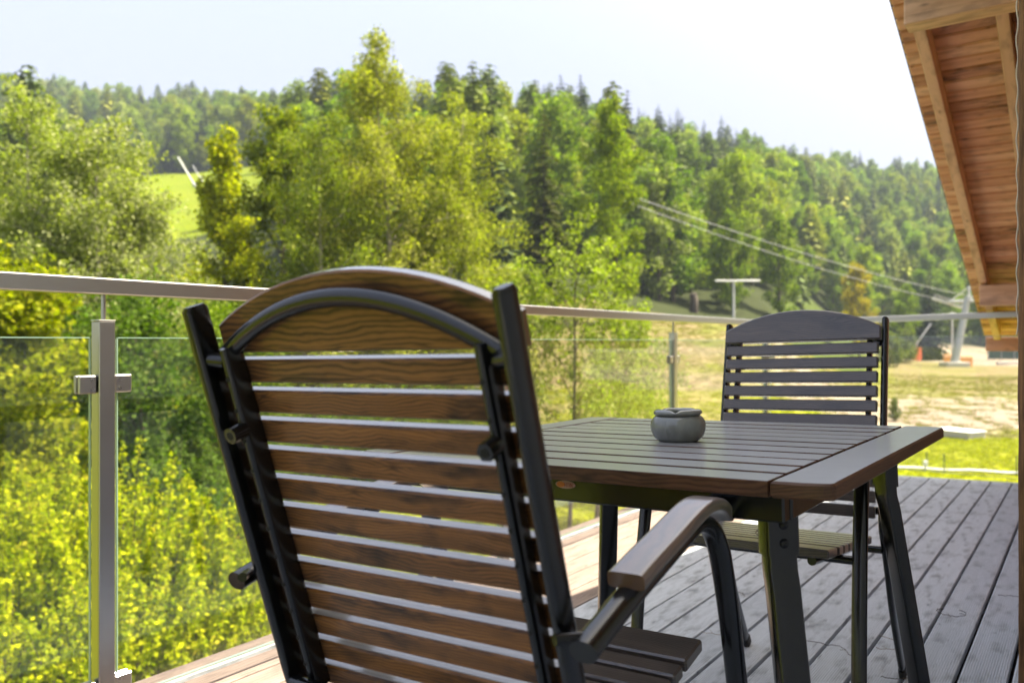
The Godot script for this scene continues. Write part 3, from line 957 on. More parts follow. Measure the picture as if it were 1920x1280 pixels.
	put("bowl", lathe([Vector2(0.0, 0.0), Vector2(0.034, 0.0005), Vector2(0.040, 0.003), Vector2(0.0475, 0.011), Vector2(0.0515, 0.021), Vector2(0.0528, 0.030), Vector2(0.0515, 0.039), Vector2(0.0475, 0.0462), Vector2(0.044, 0.0495), Vector2(0.0425, 0.0505), Vector2(0.038, 0.050), Vector2(0.037, 0.045), Vector2(0.040, 0.036), Vector2(0.041, 0.02), Vector2(0.03, 0.008), Vector2(0.0, 0.006)], 56), mats.grey_glaze, a)
	var rim := Build.new()
	var rseg := 96
	for k in rseg + 1:
		var an := TAU * k / rseg
		var notch := 0.0
		for q in 3:
			var da := angle_difference(an, 1.25 + q * TAU / 3.0)
			notch = maxf(notch, exp(-da * da / 0.028))
		for j in 15:
			var bn := TAU * j / 14.0
			var r := 0.0375 + 0.0088 * cos(bn)
			var dent := 0.0055 * notch * maxf(0.0, sin(bn))
			rim.v.append(Vector3(cos(an) * r, 0.0565 + 0.0062 * sin(bn) - dent, sin(an) * r))
			rim.n.append(Vector3(cos(an) * cos(bn), sin(bn) * 1.3, sin(an) * cos(bn)).normalized())
			rim.uv.append(Vector2(an, bn * 0.01))
	for k in rseg:
		for j in 14:
			var o := k * 15 + j
			rim.i.append_array([o, o + 15, o + 1, o + 1, o + 15, o + 16])
	put("rim", rim.mesh(), mats.grey_glaze, a)

func make_furniture() -> void:
	make_table()
	var c1 := deck_at * Transform3D(Basis(Vector3.UP, 0.0702) * Basis(Vector3.BACK, -0.0128), Vector3(-0.6394, 0, -0.7555))
	var near := make_chair("nearer slatted garden chair seen from behind, its brown back towards the camera", c1, 0.3051, "chair_wood")
	var oval := PackedVector2Array()
	var inner := PackedVector2Array()
	for k in 20:
		oval.append(Vector2(cos(TAU * k / 20.0) * 0.0065, sin(TAU * k / 20.0) * 0.016))
		inner.append(Vector2(cos(TAU * k / 20.0) * 0.0048, sin(TAU * k / 20.0) * 0.0125))
	var badge := put("badge", slab(oval, 0.001, 0.0), mats.white_paint, near, at_pos(Vector3(0.192, 0.518, 0.010)))
	put("orange_mark", slab(inner, 0.0004, 0.0), mats.badge_orange, badge, at_pos(Vector3(0, 0, 0.0011)))
	var c2 := deck_at * Transform3D(Basis(Vector3.UP, -0.012 + PI) * Basis(Vector3.BACK, -0.0034), Vector3(-0.633, 0, -2.176))
	make_chair("farther slatted garden chair facing the camera from behind the table", c2, 0.2434, "chair_wood_dark")

func twig(label: String, at: Transform3D, len_: float, curl: float, seed_: int, pale := false) -> void:
	rng.seed = seed_
	var t := thing("dry_twig", label, "twig", at, "dry twigs lying on the deck")
	var b := Build.new()
	var dir := Vector3(1, 0, 0)
	var p := Vector3(0, 0.002, 0)
	var pts := [p]
	var turn := 0.0
	for k in 26:
		turn += rng.randfn(0, 0.18) + curl * 0.12
		p += Vector3(cos(turn), 0, sin(turn)) * len_ / 26.0
		p.y = 0.002 + absf(noise.get_noise_1d(k * 30.0 + seed_ * 40.0)) * 0.010
		pts.append(p)
		if k % 8 == 5:
			var q := Vector3(cos(turn + 1.0), 0.3, sin(turn + 1.0)) * len_ * 0.09
			add_tube(b, [p, p + q * 0.5, p + q + Vector3(0, -0.002, 0)], 0.0007, 0.0007, Vector3.UP, 4, 1.0, false)
	add_tube(b, pts, 0.0010, 0.0010, Vector3.UP, 5)
	put("stem", b.mesh(), mats.pale_twig if pale else mats.dry_twig, t)

func make_twigs() -> void:
	twig("curled loop of dry twig across a board gap at the far right of the deck", deck_pos(-0.36, 0.002, -3.05), 0.22, 1.7, 5)
	twig("pale curled twig hooked beside the right table leg", deck_pos(-0.53, 0.002, -2.66), 0.2, 1.2, 6, true)
	twig("short dark twig in front of the curled ones at the lower right of the deck", deck_pos(-0.46, 0.002, -2.33), 0.1, 0.1, 7)
	twig("long dry twig lying at the foot of the farther chair", deck_pos(-0.72, 0.002, -2.5), 0.27, 0.1, 8)
	twig("tangled dry twig on the deck between the table legs", deck_pos(-0.95, 0.002, -2.55), 0.25, 0.9, 9, true)
	twig("thin dark twig on the grey boards left of the table leg", deck_pos(-1.16, 0.002, -2.95), 0.2, 0.5, 10)
	twig("small straight twig along a board near the right edge of the deck", deck_pos(-0.27, 0.002, -3.3), 0.15, 0.05, 11)
	var t := deck_at * Transform3D(Basis(Vector3.UP, PI - 0.0077), Vector3(-0.6421, 0, -2.1638)) * at_pos(Vector3(-0.08, 0.4535, -0.33))
	twig("dry twig lying on the seat of the farther chair", t, 0.12, 0.2, 12)

# ---------------------------------------------------------------- what stands in the land
func spot(px: float, d: float, sink := 0.1) -> Vector3:
	# a place on the land in the direction that the photograph shows at that column
	return on_land((px - 960.0) / 1515.2 * d, d) - Vector3(0, sink, 0)

func make_near_trees() -> void:
	var lush := Color(0.095, 0.15, 0.014)
	# the birch at the left
	var g := grow_tree({"seed": 11, "h": 11.0, "r": 0.13, "trunks": 3, "limbs": 36, "first": 0.08, "reach": func(f): return 0.7 + 3.1 * sin(PI * clampf(f * 0.74 + 0.2, 0.0, 1.0)), "rise": 0.45, "rise_top": 1.0, "droop": 0.25, "hang": 0.75, "twigs": 6.0, "twig": 0.42, "leaves": 46, "spread": 0.24, "size": 0.105, "base": Color(0.19, 0.23, 0.06), "young": Color(0.46, 0.48, 0.19)})
	plant("birch_tree", g, turned(spot(85, 24), 0.4), "silvery green many-stemmed birch rising at the left edge above the handrail", "tree", "", "pale_bark")
	g = grow_tree({"seed": 12, "h": 9.8, "r": 0.10, "trunks": 2, "limbs": 34, "first": 0.05, "reach": func(f): return 0.6 + 2.5 * sin(PI * clampf(f * 0.72 + 0.2, 0.0, 1.0)), "rise": 0.5, "rise_top": 1.0, "droop": 0.25, "hang": 0.7, "twigs": 6.0, "twig": 0.45, "leaves": 50, "spread": 0.22, "size": 0.1, "base": Color(0.19, 0.22, 0.08), "young": Color(0.46, 0.47, 0.24)})
	plant("birch_tree", g, turned(spot(205, 22), 1.4), "smaller pale sparkling birch leaning right beside the left birch", "tree", "", "pale_bark")
	# yellow green tree at the lower left
	g = grow_tree({"seed": 13, "h": 5.8, "r": 0.06, "trunks": 2, "limbs": 22, "first": 0.08, "reach": func(f): return 0.5 + 1.6 * sin(PI * clampf(f * 0.78 + 0.18, 0.0, 1.0)), "rise": 0.6, "leaves": 44, "twigs": 6.0, "spread": 0.22, "size": 0.125, "base": Color(0.17, 0.20, 0.010), "young": Color(0.38, 0.38, 0.008)})
	plant("young_maple_tree", g, turned(spot(20, 14.5), 0.0), "bright yellow green young tree at the left edge behind the glass", "tree")
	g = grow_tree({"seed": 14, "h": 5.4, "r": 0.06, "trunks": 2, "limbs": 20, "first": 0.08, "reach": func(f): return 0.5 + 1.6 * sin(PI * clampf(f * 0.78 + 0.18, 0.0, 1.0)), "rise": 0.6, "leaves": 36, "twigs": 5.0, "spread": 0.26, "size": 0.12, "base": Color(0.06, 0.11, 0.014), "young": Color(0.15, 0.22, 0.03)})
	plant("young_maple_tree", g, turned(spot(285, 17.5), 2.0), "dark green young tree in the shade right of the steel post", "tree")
	g = grow_tree({"seed": 15, "h": 5.0, "r": 0.06, "trunks": 2, "limbs": 20, "first": 0.08, "reach": func(f): return 0.5 + 1.7 * sin(PI * clampf(f * 0.78 + 0.18, 0.0, 1.0)), "rise": 0.6, "leaves": 38, "twigs": 5.0, "spread": 0.26, "size": 0.12, "base": lush, "young": Color(0.19, 0.25, 0.02)})
	plant("young_maple_tree", g, turned(spot(430, 20), 3.0), "leafy young tree behind the left upright of the nearer chair", "tree")
	# the maples between the birches
	g = grow_tree({"seed": 16, "h": 11.6, "r": 0.14, "trunks": 1, "limbs": 32, "first": 0.06, "reach": func(f): return 0.6 + 1.35 * sin(PI * clampf(f * 0.82 + 0.14, 0.0, 1.0)), "rise": 0.55, "twigs": 6.5, "twig": 0.34, "leaves": 46, "spread": 0.28, "size": 0.17, "base": Color(0.24, 0.27, 0.008), "young": Color(0.54, 0.52, 0.010)})
	plant("maple_tree", g, turned(spot(425, 30), 0.7), "narrow golden green maple between the two big birches", "tree")
	g = grow_tree({"seed": 17, "h": 12.8, "r": 0.15, "trunks": 1, "limbs": 34, "first": 0.08, "reach": func(f): return 0.8 + 2.6 * sin(PI * clampf(f * 0.8 + 0.16, 0.0, 1.0)), "rise": 0.55, "twigs": 6.0, "twig": 0.34, "leaves": 46, "spread": 0.3, "size": 0.16, "base": Color(0.11, 0.145, 0.012), "young": Color(0.33, 0.345, 0.02)})
	plant("maple_tree", g, turned(spot(525, 31.5), 2.7), "rounded olive green maple against the left flank of the big birch", "tree")
	# the big birch in the middle
	g = grow_tree({"seed": 18, "h": 15.0, "r": 0.17, "trunks": 1, "limbs": 70, "first": 0.07, "reach": func(f): return 0.85 + 5.2 * pow(clampf(1.0 - f, 0.0, 1.0), 0.66) * smoothstep(-0.25, 0.2, f) - 0.5 * smoothstep(0.74, 0.86, f), "rise": 0.40, "rise_top": 1.0, "droop": 0.3, "hang": 0.9, "twigs": 5.0, "twig": 0.32, "leaves": 66, "spread": 0.28, "size": 0.105, "base": Color(0.20, 0.215, 0.04), "young": Color(0.46, 0.44, 0.12)})
	plant("birch_tree", g, turned(spot(748, 30), 0.2), "tall weeping birch with a pale trunk and thin airy top in the middle", "tree", "", "pale_bark")
	g = grow_tree({"seed": 19, "h": 12.4, "r": 0.12, "trunks": 2, "limbs": 36, "first": 0.06, "reach": func(f): return 0.9 + 3.3 * pow(1.0 - f, 0.5) * smoothstep(-0.15, 0.25, f), "rise": 0.5, "rise_top": 1.0, "droop": 0.3, "hang": 0.9, "twigs": 5.2, "twig": 0.38, "leaves": 54, "spread": 0.26, "size": 0.105, "base": Color(0.18, 0.21, 0.028), "young": Color(0.43, 0.43, 0.09)})
	plant("birch_tree", g, turned(spot(880, 31), 1.2), "shorter birch hanging over the right flank of the tall weeping birch", "tree", "", "pale_bark")
	g = grow_tree({"seed": 20, "h": 11.2, "r": 0.12, "trunks": 2, "limbs": 36, "first": 0.06, "reach": func(f): return 0.9 + 3.2 * pow(1.0 - f, 0.5) * smoothstep(-0.15, 0.25, f), "rise": 0.5, "rise_top": 1.0, "droop": 0.3, "hang": 0.8, "twigs": 5.2, "twig": 0.38, "leaves": 54, "spread": 0.26, "size": 0.105, "base": Color(0.13, 0.175, 0.026), "young": Color(0.34, 0.36, 0.07)})
	plant("birch_tree", g, turned(spot(615, 27.5), 2.2), "lower green birch in front of the big birch above the chair's arched top", "tree", "", "pale_bark")
	# saplings in front of the dry bank
	var sap := []
	for k in 3:
		sap.append(grow_tree({"seed": 40 + k, "h": 6.9 - 0.5 * k, "r": 0.055, "trunks": 2 if k == 1 else 1, "limbs": 22, "first": 0.17, "reach": func(f): return 0.35 + 1.75 * sin(PI * clampf(f * 0.82 + 0.16, 0.0, 1.0)), "rise": 0.75, "rise_top": 1.15, "droop": 0.02, "twigs": 4.4, "twig": 0.4, "leaves": 32, "spread": 0.15, "size": 0.085, "base": Color(0.13, 0.175, 0.02), "young": Color(0.36, 0.40, 0.12)}))
	plant("alder_sapling", sap[0], turned(spot(1066, 17.2), 0.0), "slender sapling with a dark bare trunk just left of the ashtray", "tree")
	plant("alder_sapling", sap[1], turned(spot(1118, 19.0), 1.0), "second sapling with pale sparkling leaves behind the slender one", "tree")
	plant("alder_sapling", sap[2], turned(spot(958, 18.5), 2.0), "sapling half hidden behind the right upright of the nearer chair", "tree")
	var low := grow_tree({"seed": 45, "h": 5.0, "r": 0.05, "trunks": 2, "limbs": 16, "first": 0.1, "reach": func(f): return 0.3 + 1.5 * sin(PI * clampf(f * 0.82 + 0.16, 0.0, 1.0)), "rise": 0.75, "rise_top": 1.0, "twigs": 4.5, "twig": 0.4, "leaves": 30, "spread": 0.15, "size": 0.085, "base": Color(0.13, 0.175, 0.02), "young": Color(0.34, 0.38, 0.12)})
	plant("alder_sapling", low, turned(spot(1198, 21.5), 0.5), "low leafy sapling beside the second railing post", "tree")
	# the broad tree and its neighbours on the bank
	g = grow_tree({"seed": 21, "h": 16.5, "r": 0.22, "trunks": 1, "limbs": 30, "first": 0.1, "reach": func(f): return 0.7 + 3.4 * sin(PI * clampf(f * 0.85 + 0.12, 0.0, 1.0)), "rise": 0.5, "twigs": 2.6, "twig": 0.32, "leaves": 60, "spread": 0.45, "size": 0.25, "base": Color(0.11, 0.16, 0.010), "young": Color(0.31, 0.36, 0.012)})
	plant("broad_tree", g, turned(spot(1155, 62), 0.0), "big bright green tree in clumps above the saplings", "tree")
	var dusk := grow_conifer({"seed": 22, "h": 20.0, "r": 0.2, "w": 3.2, "rows": 44, "first": 0.06, "base": Color(0.050, 0.062, 0.018), "young": Color(0.115, 0.115, 0.026), "sag": 0.45, "fat": 0.2, "taper": 0.7})
	plant("larch_tree", dusk, turned(spot(1020, 74, 2.0), 0.0), "dusky olive larch standing left of the big bright clumped tree", "tree")
	var dark := grow_conifer({"seed": 23, "h": 26.0, "r": 0.25, "w": 3.6, "rows": 40, "first": 0.08, "base": Color(0.018, 0.028, 0.018), "young": Color(0.035, 0.048, 0.028), "sag": 0.2, "fat": 0.15, "bare": 0.3, "taper": 0.8})
	plant("spruce_tree", dark, turned(spot(925, 118, 1.0), 0.0, 0.98), "tallest black spruce on the skyline right of the weeping birch", "tree")
	plant("spruce_tree", dark, turned(spot(893, 122, 1.0), 2.0, 0.86), "black spruce close on the left of the tallest one", "tree")
	plant("spruce_tree", dark, turned(spot(850, 126, 1.0), 4.0, 0.94), "dark spruce tip showing at the birch's right shoulder", "tree")
	plant("spruce_tree", dark, turned(spot(955, 128, 1.0), 1.0, 0.72), "short black spruce to the right of the tallest one", "tree")
	# trees along the foot of the right hill
	g = grow_tree({"seed": 24, "h": 15.0, "r": 0.2, "trunks": 1, "limbs": 26, "first": 0.08, "reach": func(f): return 0.7 + 3.2 * sin(PI * clampf(f * 0.85 + 0.12, 0.0, 1.0)), "rise": 0.5, "twigs": 2.2, "twig": 0.32, "leaves": 36, "spread": 0.5, "size": 0.36, "base": Color(0.24, 0.19, 0.010), "young": Color(0.50, 0.39, 0.03)})
	plant("golden_tree", g, turned(spot(1612, 128, 0.2), 0.0), "golden yellow tree above the farther chair's right upright", "tree")
	var rnd := grow_tree({"seed": 25, "h": 14.0, "r": 0.2, "trunks": 1, "limbs": 26, "first": 0.06, "reach": func(f): return 0.8 + 3.6 * sin(PI * clampf(f * 0.85 + 0.14, 0.0, 1.0)), "rise": 0.5, "twigs": 2.2, "twig": 0.32, "leaves": 36, "spread": 0.5, "size": 0.36, "base": Color(0.07, 0.115, 0.015), "young": Color(0.24, 0.30, 0.016)})
	plant("broad_tree", rnd, turned(spot(1462, 112, 0.2), 0.0, 1.05), "round two-tone tree left of the golden one, behind the lift cables", "tree")
	plant("broad_tree", rnd, turned(spot(1690, 140, 0.2), 2.0, 0.9), "pale green round tree between the golden tree and the dark cone", "tree")
	plant("broad_tree", rnd, turned(spot(1375, 104, 0.2), 4.0, 0.9), "bushy tree directly behind the street lamp", "tree")
	var cone := grow_conifer({"seed": 26, "h": 18.0, "r": 0.2, "w": 3.9, "rows": 40, "first": 0.03, "base": Color(0.022, 0.036, 0.016), "young": Color(0.05, 0.066, 0.022), "sag": 0.4, "fat": 0.22, "bare": 0.02, "taper": 0.8})
	plant("spruce_tree", cone, turned(spot(1742, 150, 0.3), 0.0, 0.95), "broad dark cone-shaped spruce above the lift pylon", "tree")
	var bush := grow_tree({"seed": 27, "h": 5.0, "r": 0.08, "trunks": 2, "limbs": 18, "first": 0.05, "reach": func(f): return 0.5 + 2.0 * sin(PI * clampf(f * 0.85 + 0.2, 0.0, 1.0)), "rise": 0.5, "twigs": 3.5, "twig": 0.35, "leaves": 18, "spread": 0.3, "size": 0.28, "base": Color(0.09, 0.12, 0.04), "young": Color(0.22, 0.24, 0.10)})
	plant("roadside_bush", bush, turned(spot(1700, 132, 0.2), 0.0, 1.05), "pale bush behind the orange pad", "bush")
	plant("roadside_bush", bush, turned(spot(1668, 120, 0.2), 2.0, 1.0), "green bush just right of the farther chair's upright", "bush")
	plant("roadside_bush", bush, turned(spot(1790, 172, 0.2), 3.0, 1.1), "darker bush behind the foot of the lift pylon", "bush")
	plant("roadside_bush", bush, turned(spot(1678, 44, 0.1), 1.0, 0.16, 0.26), "small tuft-like bush on the sandy patch beside the farther chair", "bush")

func make_shrubs() -> void:
	var kinds := []
	for k in 4:
		kinds.append(grow_shrub({"seed": 60 + k, "h": 2.5 + 0.25 * k, "w": 1.15, "shoots": 70, "leaves": 120, "spread": 0.17, "size": 0.1, "base": Color(0.24, 0.295, 0.007), "young": Color(0.56, 0.56, 0.006), "tip": Color(0.58, 0.44, 0.04)}))
	var where := [
		[20, 8.6, 0, 0.95, "yellow green shrub filling the lower left corner behind the glass"],
		[118, 9.8, 1, 1.0, "tall yellow green shrub left of the near steel post with reddish tips"],
		[205, 8.2, 2, 0.84, "yellow green shrub directly behind the near steel post"],
		[262, 10.2, 3, 1.0, "tallest yellow green shrub just right of the near steel post"],
		[330, 9.0, 0, 0.86, "yellow green shrub low down between the steel post and the chair"],
		[395, 11.0, 1, 0.9, "rounded yellow green shrub half behind the chair's left upright"],
		[455, 9.6, 2, 0.62, "low yellow green shrub beside the end of the chair's left arm"],
		[505, 11.5, 3, 0.72, "yellow green shrub seen past the lower left of the nearer chair"],
		[55, 11.6, 2, 1.05, "back-row yellow green shrub at the left edge"],
		[165, 12.2, 3, 1.0, "back-row yellow green shrub left of the steel post"],
		[-50, 10.0, 1, 1.0, "yellow green shrub cut off by the left edge"]]
	for k in where.size():
		var q: Array = where[k]
		plant("yellow_shrub", kinds[q[2]], turned(spot(q[0], q[1], 0.05), k * 1.3, q[3]), q[4], "shrub", "yellow green shrubs below the balcony", "bark", "leaf", ["stems", "foliage"])
	var dk := []
	for k in 2:
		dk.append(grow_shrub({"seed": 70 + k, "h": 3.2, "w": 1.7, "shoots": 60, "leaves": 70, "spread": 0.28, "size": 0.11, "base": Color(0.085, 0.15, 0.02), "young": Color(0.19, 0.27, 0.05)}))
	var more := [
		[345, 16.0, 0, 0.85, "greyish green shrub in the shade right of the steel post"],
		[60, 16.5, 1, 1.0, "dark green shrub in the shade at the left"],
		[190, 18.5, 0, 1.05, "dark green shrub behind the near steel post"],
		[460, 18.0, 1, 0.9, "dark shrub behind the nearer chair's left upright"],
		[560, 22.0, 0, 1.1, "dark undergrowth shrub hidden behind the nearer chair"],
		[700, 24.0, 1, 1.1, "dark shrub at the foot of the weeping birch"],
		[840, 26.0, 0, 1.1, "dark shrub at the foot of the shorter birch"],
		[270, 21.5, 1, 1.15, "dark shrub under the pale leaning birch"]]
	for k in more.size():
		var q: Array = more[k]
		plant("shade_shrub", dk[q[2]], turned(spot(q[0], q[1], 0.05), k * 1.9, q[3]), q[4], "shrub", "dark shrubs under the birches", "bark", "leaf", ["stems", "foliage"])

func make_forest() -> void:
	var kinds := []
	for k in 3:
		kinds.append(["spruce_tree", "needle", grow_conifer({"seed": 80 + k, "h": 21.0, "r": 0.22, "w": 3.2 + 0.4 * k, "rows": 38, "first": 0.04, "base": [Color(0.034, 0.058, 0.028), Color(0.045, 0.072, 0.028), Color(0.06, 0.09, 0.024)][k], "young": [Color(0.065, 0.095, 0.038), Color(0.085, 0.12, 0.034), Color(0.11, 0.15, 0.034)][k], "sag": 0.35, "fat": 0.26, "taper": 0.75})])
	for k in 3:
		kinds.append(["larch_tree", "needle", grow_conifer({"seed": 84 + k, "h": 20.0, "r": 0.2, "w": 3.8 + 0.4 * k, "rows": 40, "first": 0.06, "base": [Color(0.14, 0.19, 0.028), Color(0.17, 0.21, 0.026), Color(0.12, 0.175, 0.036)][k], "young": [Color(0.28, 0.315, 0.045), Color(0.34, 0.36, 0.04), Color(0.24, 0.29, 0.06)][k], "sag": 0.45, "fat": 0.28, "taper": 0.55})])
	for k in 6:
		kinds.append(["beech_tree", "leaf", grow_tree({"seed": 88 + k, "h": 16.5, "r": 0.22, "trunks": 1, "limbs": 26, "first": 0.06, "reach": func(f): return 1.1 + 3.6 * sin(PI * clampf(f * 0.8 + 0.18, 0.0, 1.0)), "rise": 0.5, "rise_top": 0.9, "twigs": 2.2, "twig": 0.36, "leaves": 34, "spread": 0.7, "size": 0.46, "vary": 0.14,
			"base": [Color(0.11, 0.17, 0.022), Color(0.15, 0.205, 0.022), Color(0.085, 0.14, 0.028), Color(0.17, 0.21, 0.06), Color(0.13, 0.195, 0.036), Color(0.20, 0.22, 0.024)][k],
			"young": [Color(0.27, 0.33, 0.03), Color(0.34, 0.385, 0.035), Color(0.19, 0.26, 0.04), Color(0.38, 0.42, 0.15), Color(0.28, 0.36, 0.06), Color(0.33, 0.345, 0.035)][k]})])
	rng.seed = 2024
	var list := []
	var d := 84.0
	while d < 560.0:
		var step := 5.2 + d * 0.006
		var x := -0.80 * d
		while x < 0.80 * d:
			var px := x + rng.randf_range(-0.42, 0.42) * step
			var pd := d + rng.randf_range(-0.42, 0.42) * step
			x += step
			var u := px / pd
			if u > -0.58 and u < -0.27 and pd < 262.0: continue
			if u > -0.62 and u < -0.50 and pd > 300.0 and pd < 372.0: continue
			var edge := lerpf(96.0, 172.0, smoothstep(0.22, 0.42, u))
			if u > 0.0 and pd < edge: continue
			if land(px, pd) - EYE < -2.0: continue
			list.append(Vector2(px, pd))
		d += step * 0.92
	var masses := {}
	var singles := 0
	var per_kind := {}
	list.sort_custom(func(a, b): return a.y < b.y)
	var protos := {}
	for q in list:
		var u: float = q.x / q.y
		var zone := noise.get_noise_2d(q.x * 1.6, q.y * 1.6) + 0.25 * noise.get_noise_2d(q.x * 9.0, q.y * 9.0)
		var r := rng.randf()
		var k := 0
		var leafy: float = 0.42 + 1.2 * zone + (0.28 if u > 0.30 else 0.0) + (0.2 if u < -0.25 else 0.0)
		if r < clampf(leafy, 0.08, 0.85): k = 6 + rng.randi() % 6
		elif r < clampf(leafy, 0.08, 0.85) + 0.33: k = 3 + rng.randi() % 3
		else: k = rng.randi() % 3
		var s := lerpf(0.58, 1.34, pow(rng.randf(), 1.3)) * (0.82 if u > 0.42 else 1.0)
		if k < 3 and u < -0.05: s = minf(s, 0.95)
		var at := turned(on_land(q.x, q.y) - Vector3(0, 0.3, 0), rng.randf() * TAU, s * rng.randf_range(0.9, 1.1), s)
		# trees that the near ones hide go into the mass, and so do the far ones
		var hidden: bool = u < -0.07 and q.y < 170.0 and not (u > -0.5 and u < -0.34)
		var own: bool = not hidden and absf(u) < 0.66 and singles < 330
		var kind: Array = kinds[k]
		if own and per_kind.get(kind[0], 0) < 240:
			singles += 1
			per_kind[kind[0]] = per_kind.get(kind[0], 0) + 1
			var tone: String = ["slim dark spruce", "dark green spruce", "broad green spruce", "olive larch", "tall yellow olive larch", "broad olive larch", "fresh green leafy tree", "yellow green leafy tree", "deep green leafy tree", "pale silvery leafy tree", "bright green leafy tree", "golden green leafy tree"][k]
			var column := u * 1515.2 + 960.0
			var where := "left of the big birch" if column < 470.0 else "behind the big birch" if column < 900.0 else "right of the black spruces" if column < 1040.0 else "above the clumped tree" if column < 1230.0 else "above the street lamp" if column < 1420.0 else "above the farther chair" if column < 1600.0 else "left of the roof edge" if column < 1730.0 else "beside the lift pylon"
			var row := "at the foot of the hill" if q.y < 135.0 else "low on the hill" if q.y < 185.0 else "halfway up the hill" if q.y < 250.0 else "high on the hill"
			var label := "%s%s %s %s" % ["small " if s < 0.72 else "big " if s > 1.02 else "", tone, row, where]
			var group: String = {"spruce_tree": "spruces of the hillside forest", "larch_tree": "larches of the hillside forest", "beech_tree": "leafy trees of the hillside forest"}[kind[0]]
			if protos.has(k): copy(protos[k], at, label)
			else: protos[k] = plant(kind[0], kind[2], at, label, "tree", group, "bark", kind[1])
		else:
			if not masses.has(k): masses[k] = []
			masses[k].append(at)
	for k in masses:
		var mm := MultiMesh.new()
		mm.transform_format = MultiMesh.TRANSFORM_3D
		mm.use_colors = true
		mm.mesh = kinds[k][2].crown
		mm.instance_count = masses[k].size()
		for j in masses[k].size():
			mm.set_instance_transform(j, masses[k][j])
			var f := rng.randf_range(0.8, 1.2)
			mm.set_instance_color(j, Color(f * rng.randf_range(0.92, 1.08), f, f * 0.95))
		var o := MultiMeshInstance3D.new()
		o.name = numbered("far_forest")
		o.multimesh = mm
		o.material_override = mats[kinds[k][1]]
		add_child(o, true)
		tag(o, "mass of %s covering the hills behind the single trees" % ["dark spruces", "slender dark spruces", "broad dark spruces", "olive larches", "tall olive larches", "broad olive larches", "green leafy trees", "yellow green leafy trees", "deep green leafy trees", "pale green leafy trees", "fresh green leafy trees", "golden green leafy trees"][k], "forest", "", "stuff")
	print("forest trees ", list.size(), " single ", singles, " ", per_kind)

func make_grass() -> void:
	var tufts := {}
	for kind in ["lawn", "dry"]:
		rng.seed = 300
		var l := Leaves.new()
		for k in 9:
			var p := Vector3(rng.randfn(0, 0.05), 0, rng.randfn(0, 0.05))
			var along := Vector3(rng.randfn(0, 0.9), 1.0, rng.randfn(0, 0.9)).normalized() * rng.randf_range(0.05, 0.13)
			var c := tint(Color(0.25, 0.28, 0.004), Color(0.36, 0.34, 0.012), 0.2) if kind == "lawn" else tint(Color(0.25, 0.19, 0.095), Color(0.16, 0.17, 0.04), 0.25)
			l.leaf(p, along, along.cross(some_dir()).normalized() * 0.010, c)
		tufts[kind] = l.mesh()
	for kind in ["lawn", "dry"]:
		rng.seed = 301
		var list := []
		for k in 26000:
			var u := rng.randf_range(-0.66, 0.68) if kind == "lawn" else rng.randf_range(-0.05, 0.66)
			var d := 10.0 + 34.0 * sqrt(rng.randf()) if kind == "lawn" else 22.0 + 80.0 * pow(rng.randf(), 1.3)
			var x := u * d
			var c := land_color(x, d, 0.0)
			var tan_: bool = c.b > 0.035
			if tan_ != (kind == "dry"): continue
			if c.b > 0.2: continue
			list.append(turned(on_land(x, d), rng.randf() * TAU, rng.randf_range(0.6, 1.5) * (1.0 + d * 0.012)))
		var mm := MultiMesh.new()
		mm.transform_format = MultiMesh.TRANSFORM_3D
		mm.mesh = tufts[kind]
		mm.instance_count = list.size()
		for j in list.size(): mm.set_instance_transform(j, list[j])
		var o := MultiMeshInstance3D.new()
		o.name = "grass" if kind == "lawn" else "dry_grass"
		o.multimesh = mm
		o.material_override = mats.leaf
		add_child(o, true)
		tag(o, "short bright grass on the lawn beyond the deck" if kind == "lawn" else "dry tan grass on the bank behind the saplings", "grass", "", "stuff")

func rod(a: Vector3, b: Vector3, r: float, seg := 8, taper := 1.0) -> ArrayMesh:
	var side := Vector3.RIGHT if absf((b - a).normalized().x) < 0.8 else Vector3.UP
	return tube([a, b], r, r, side, seg, 1.0, true, taper)

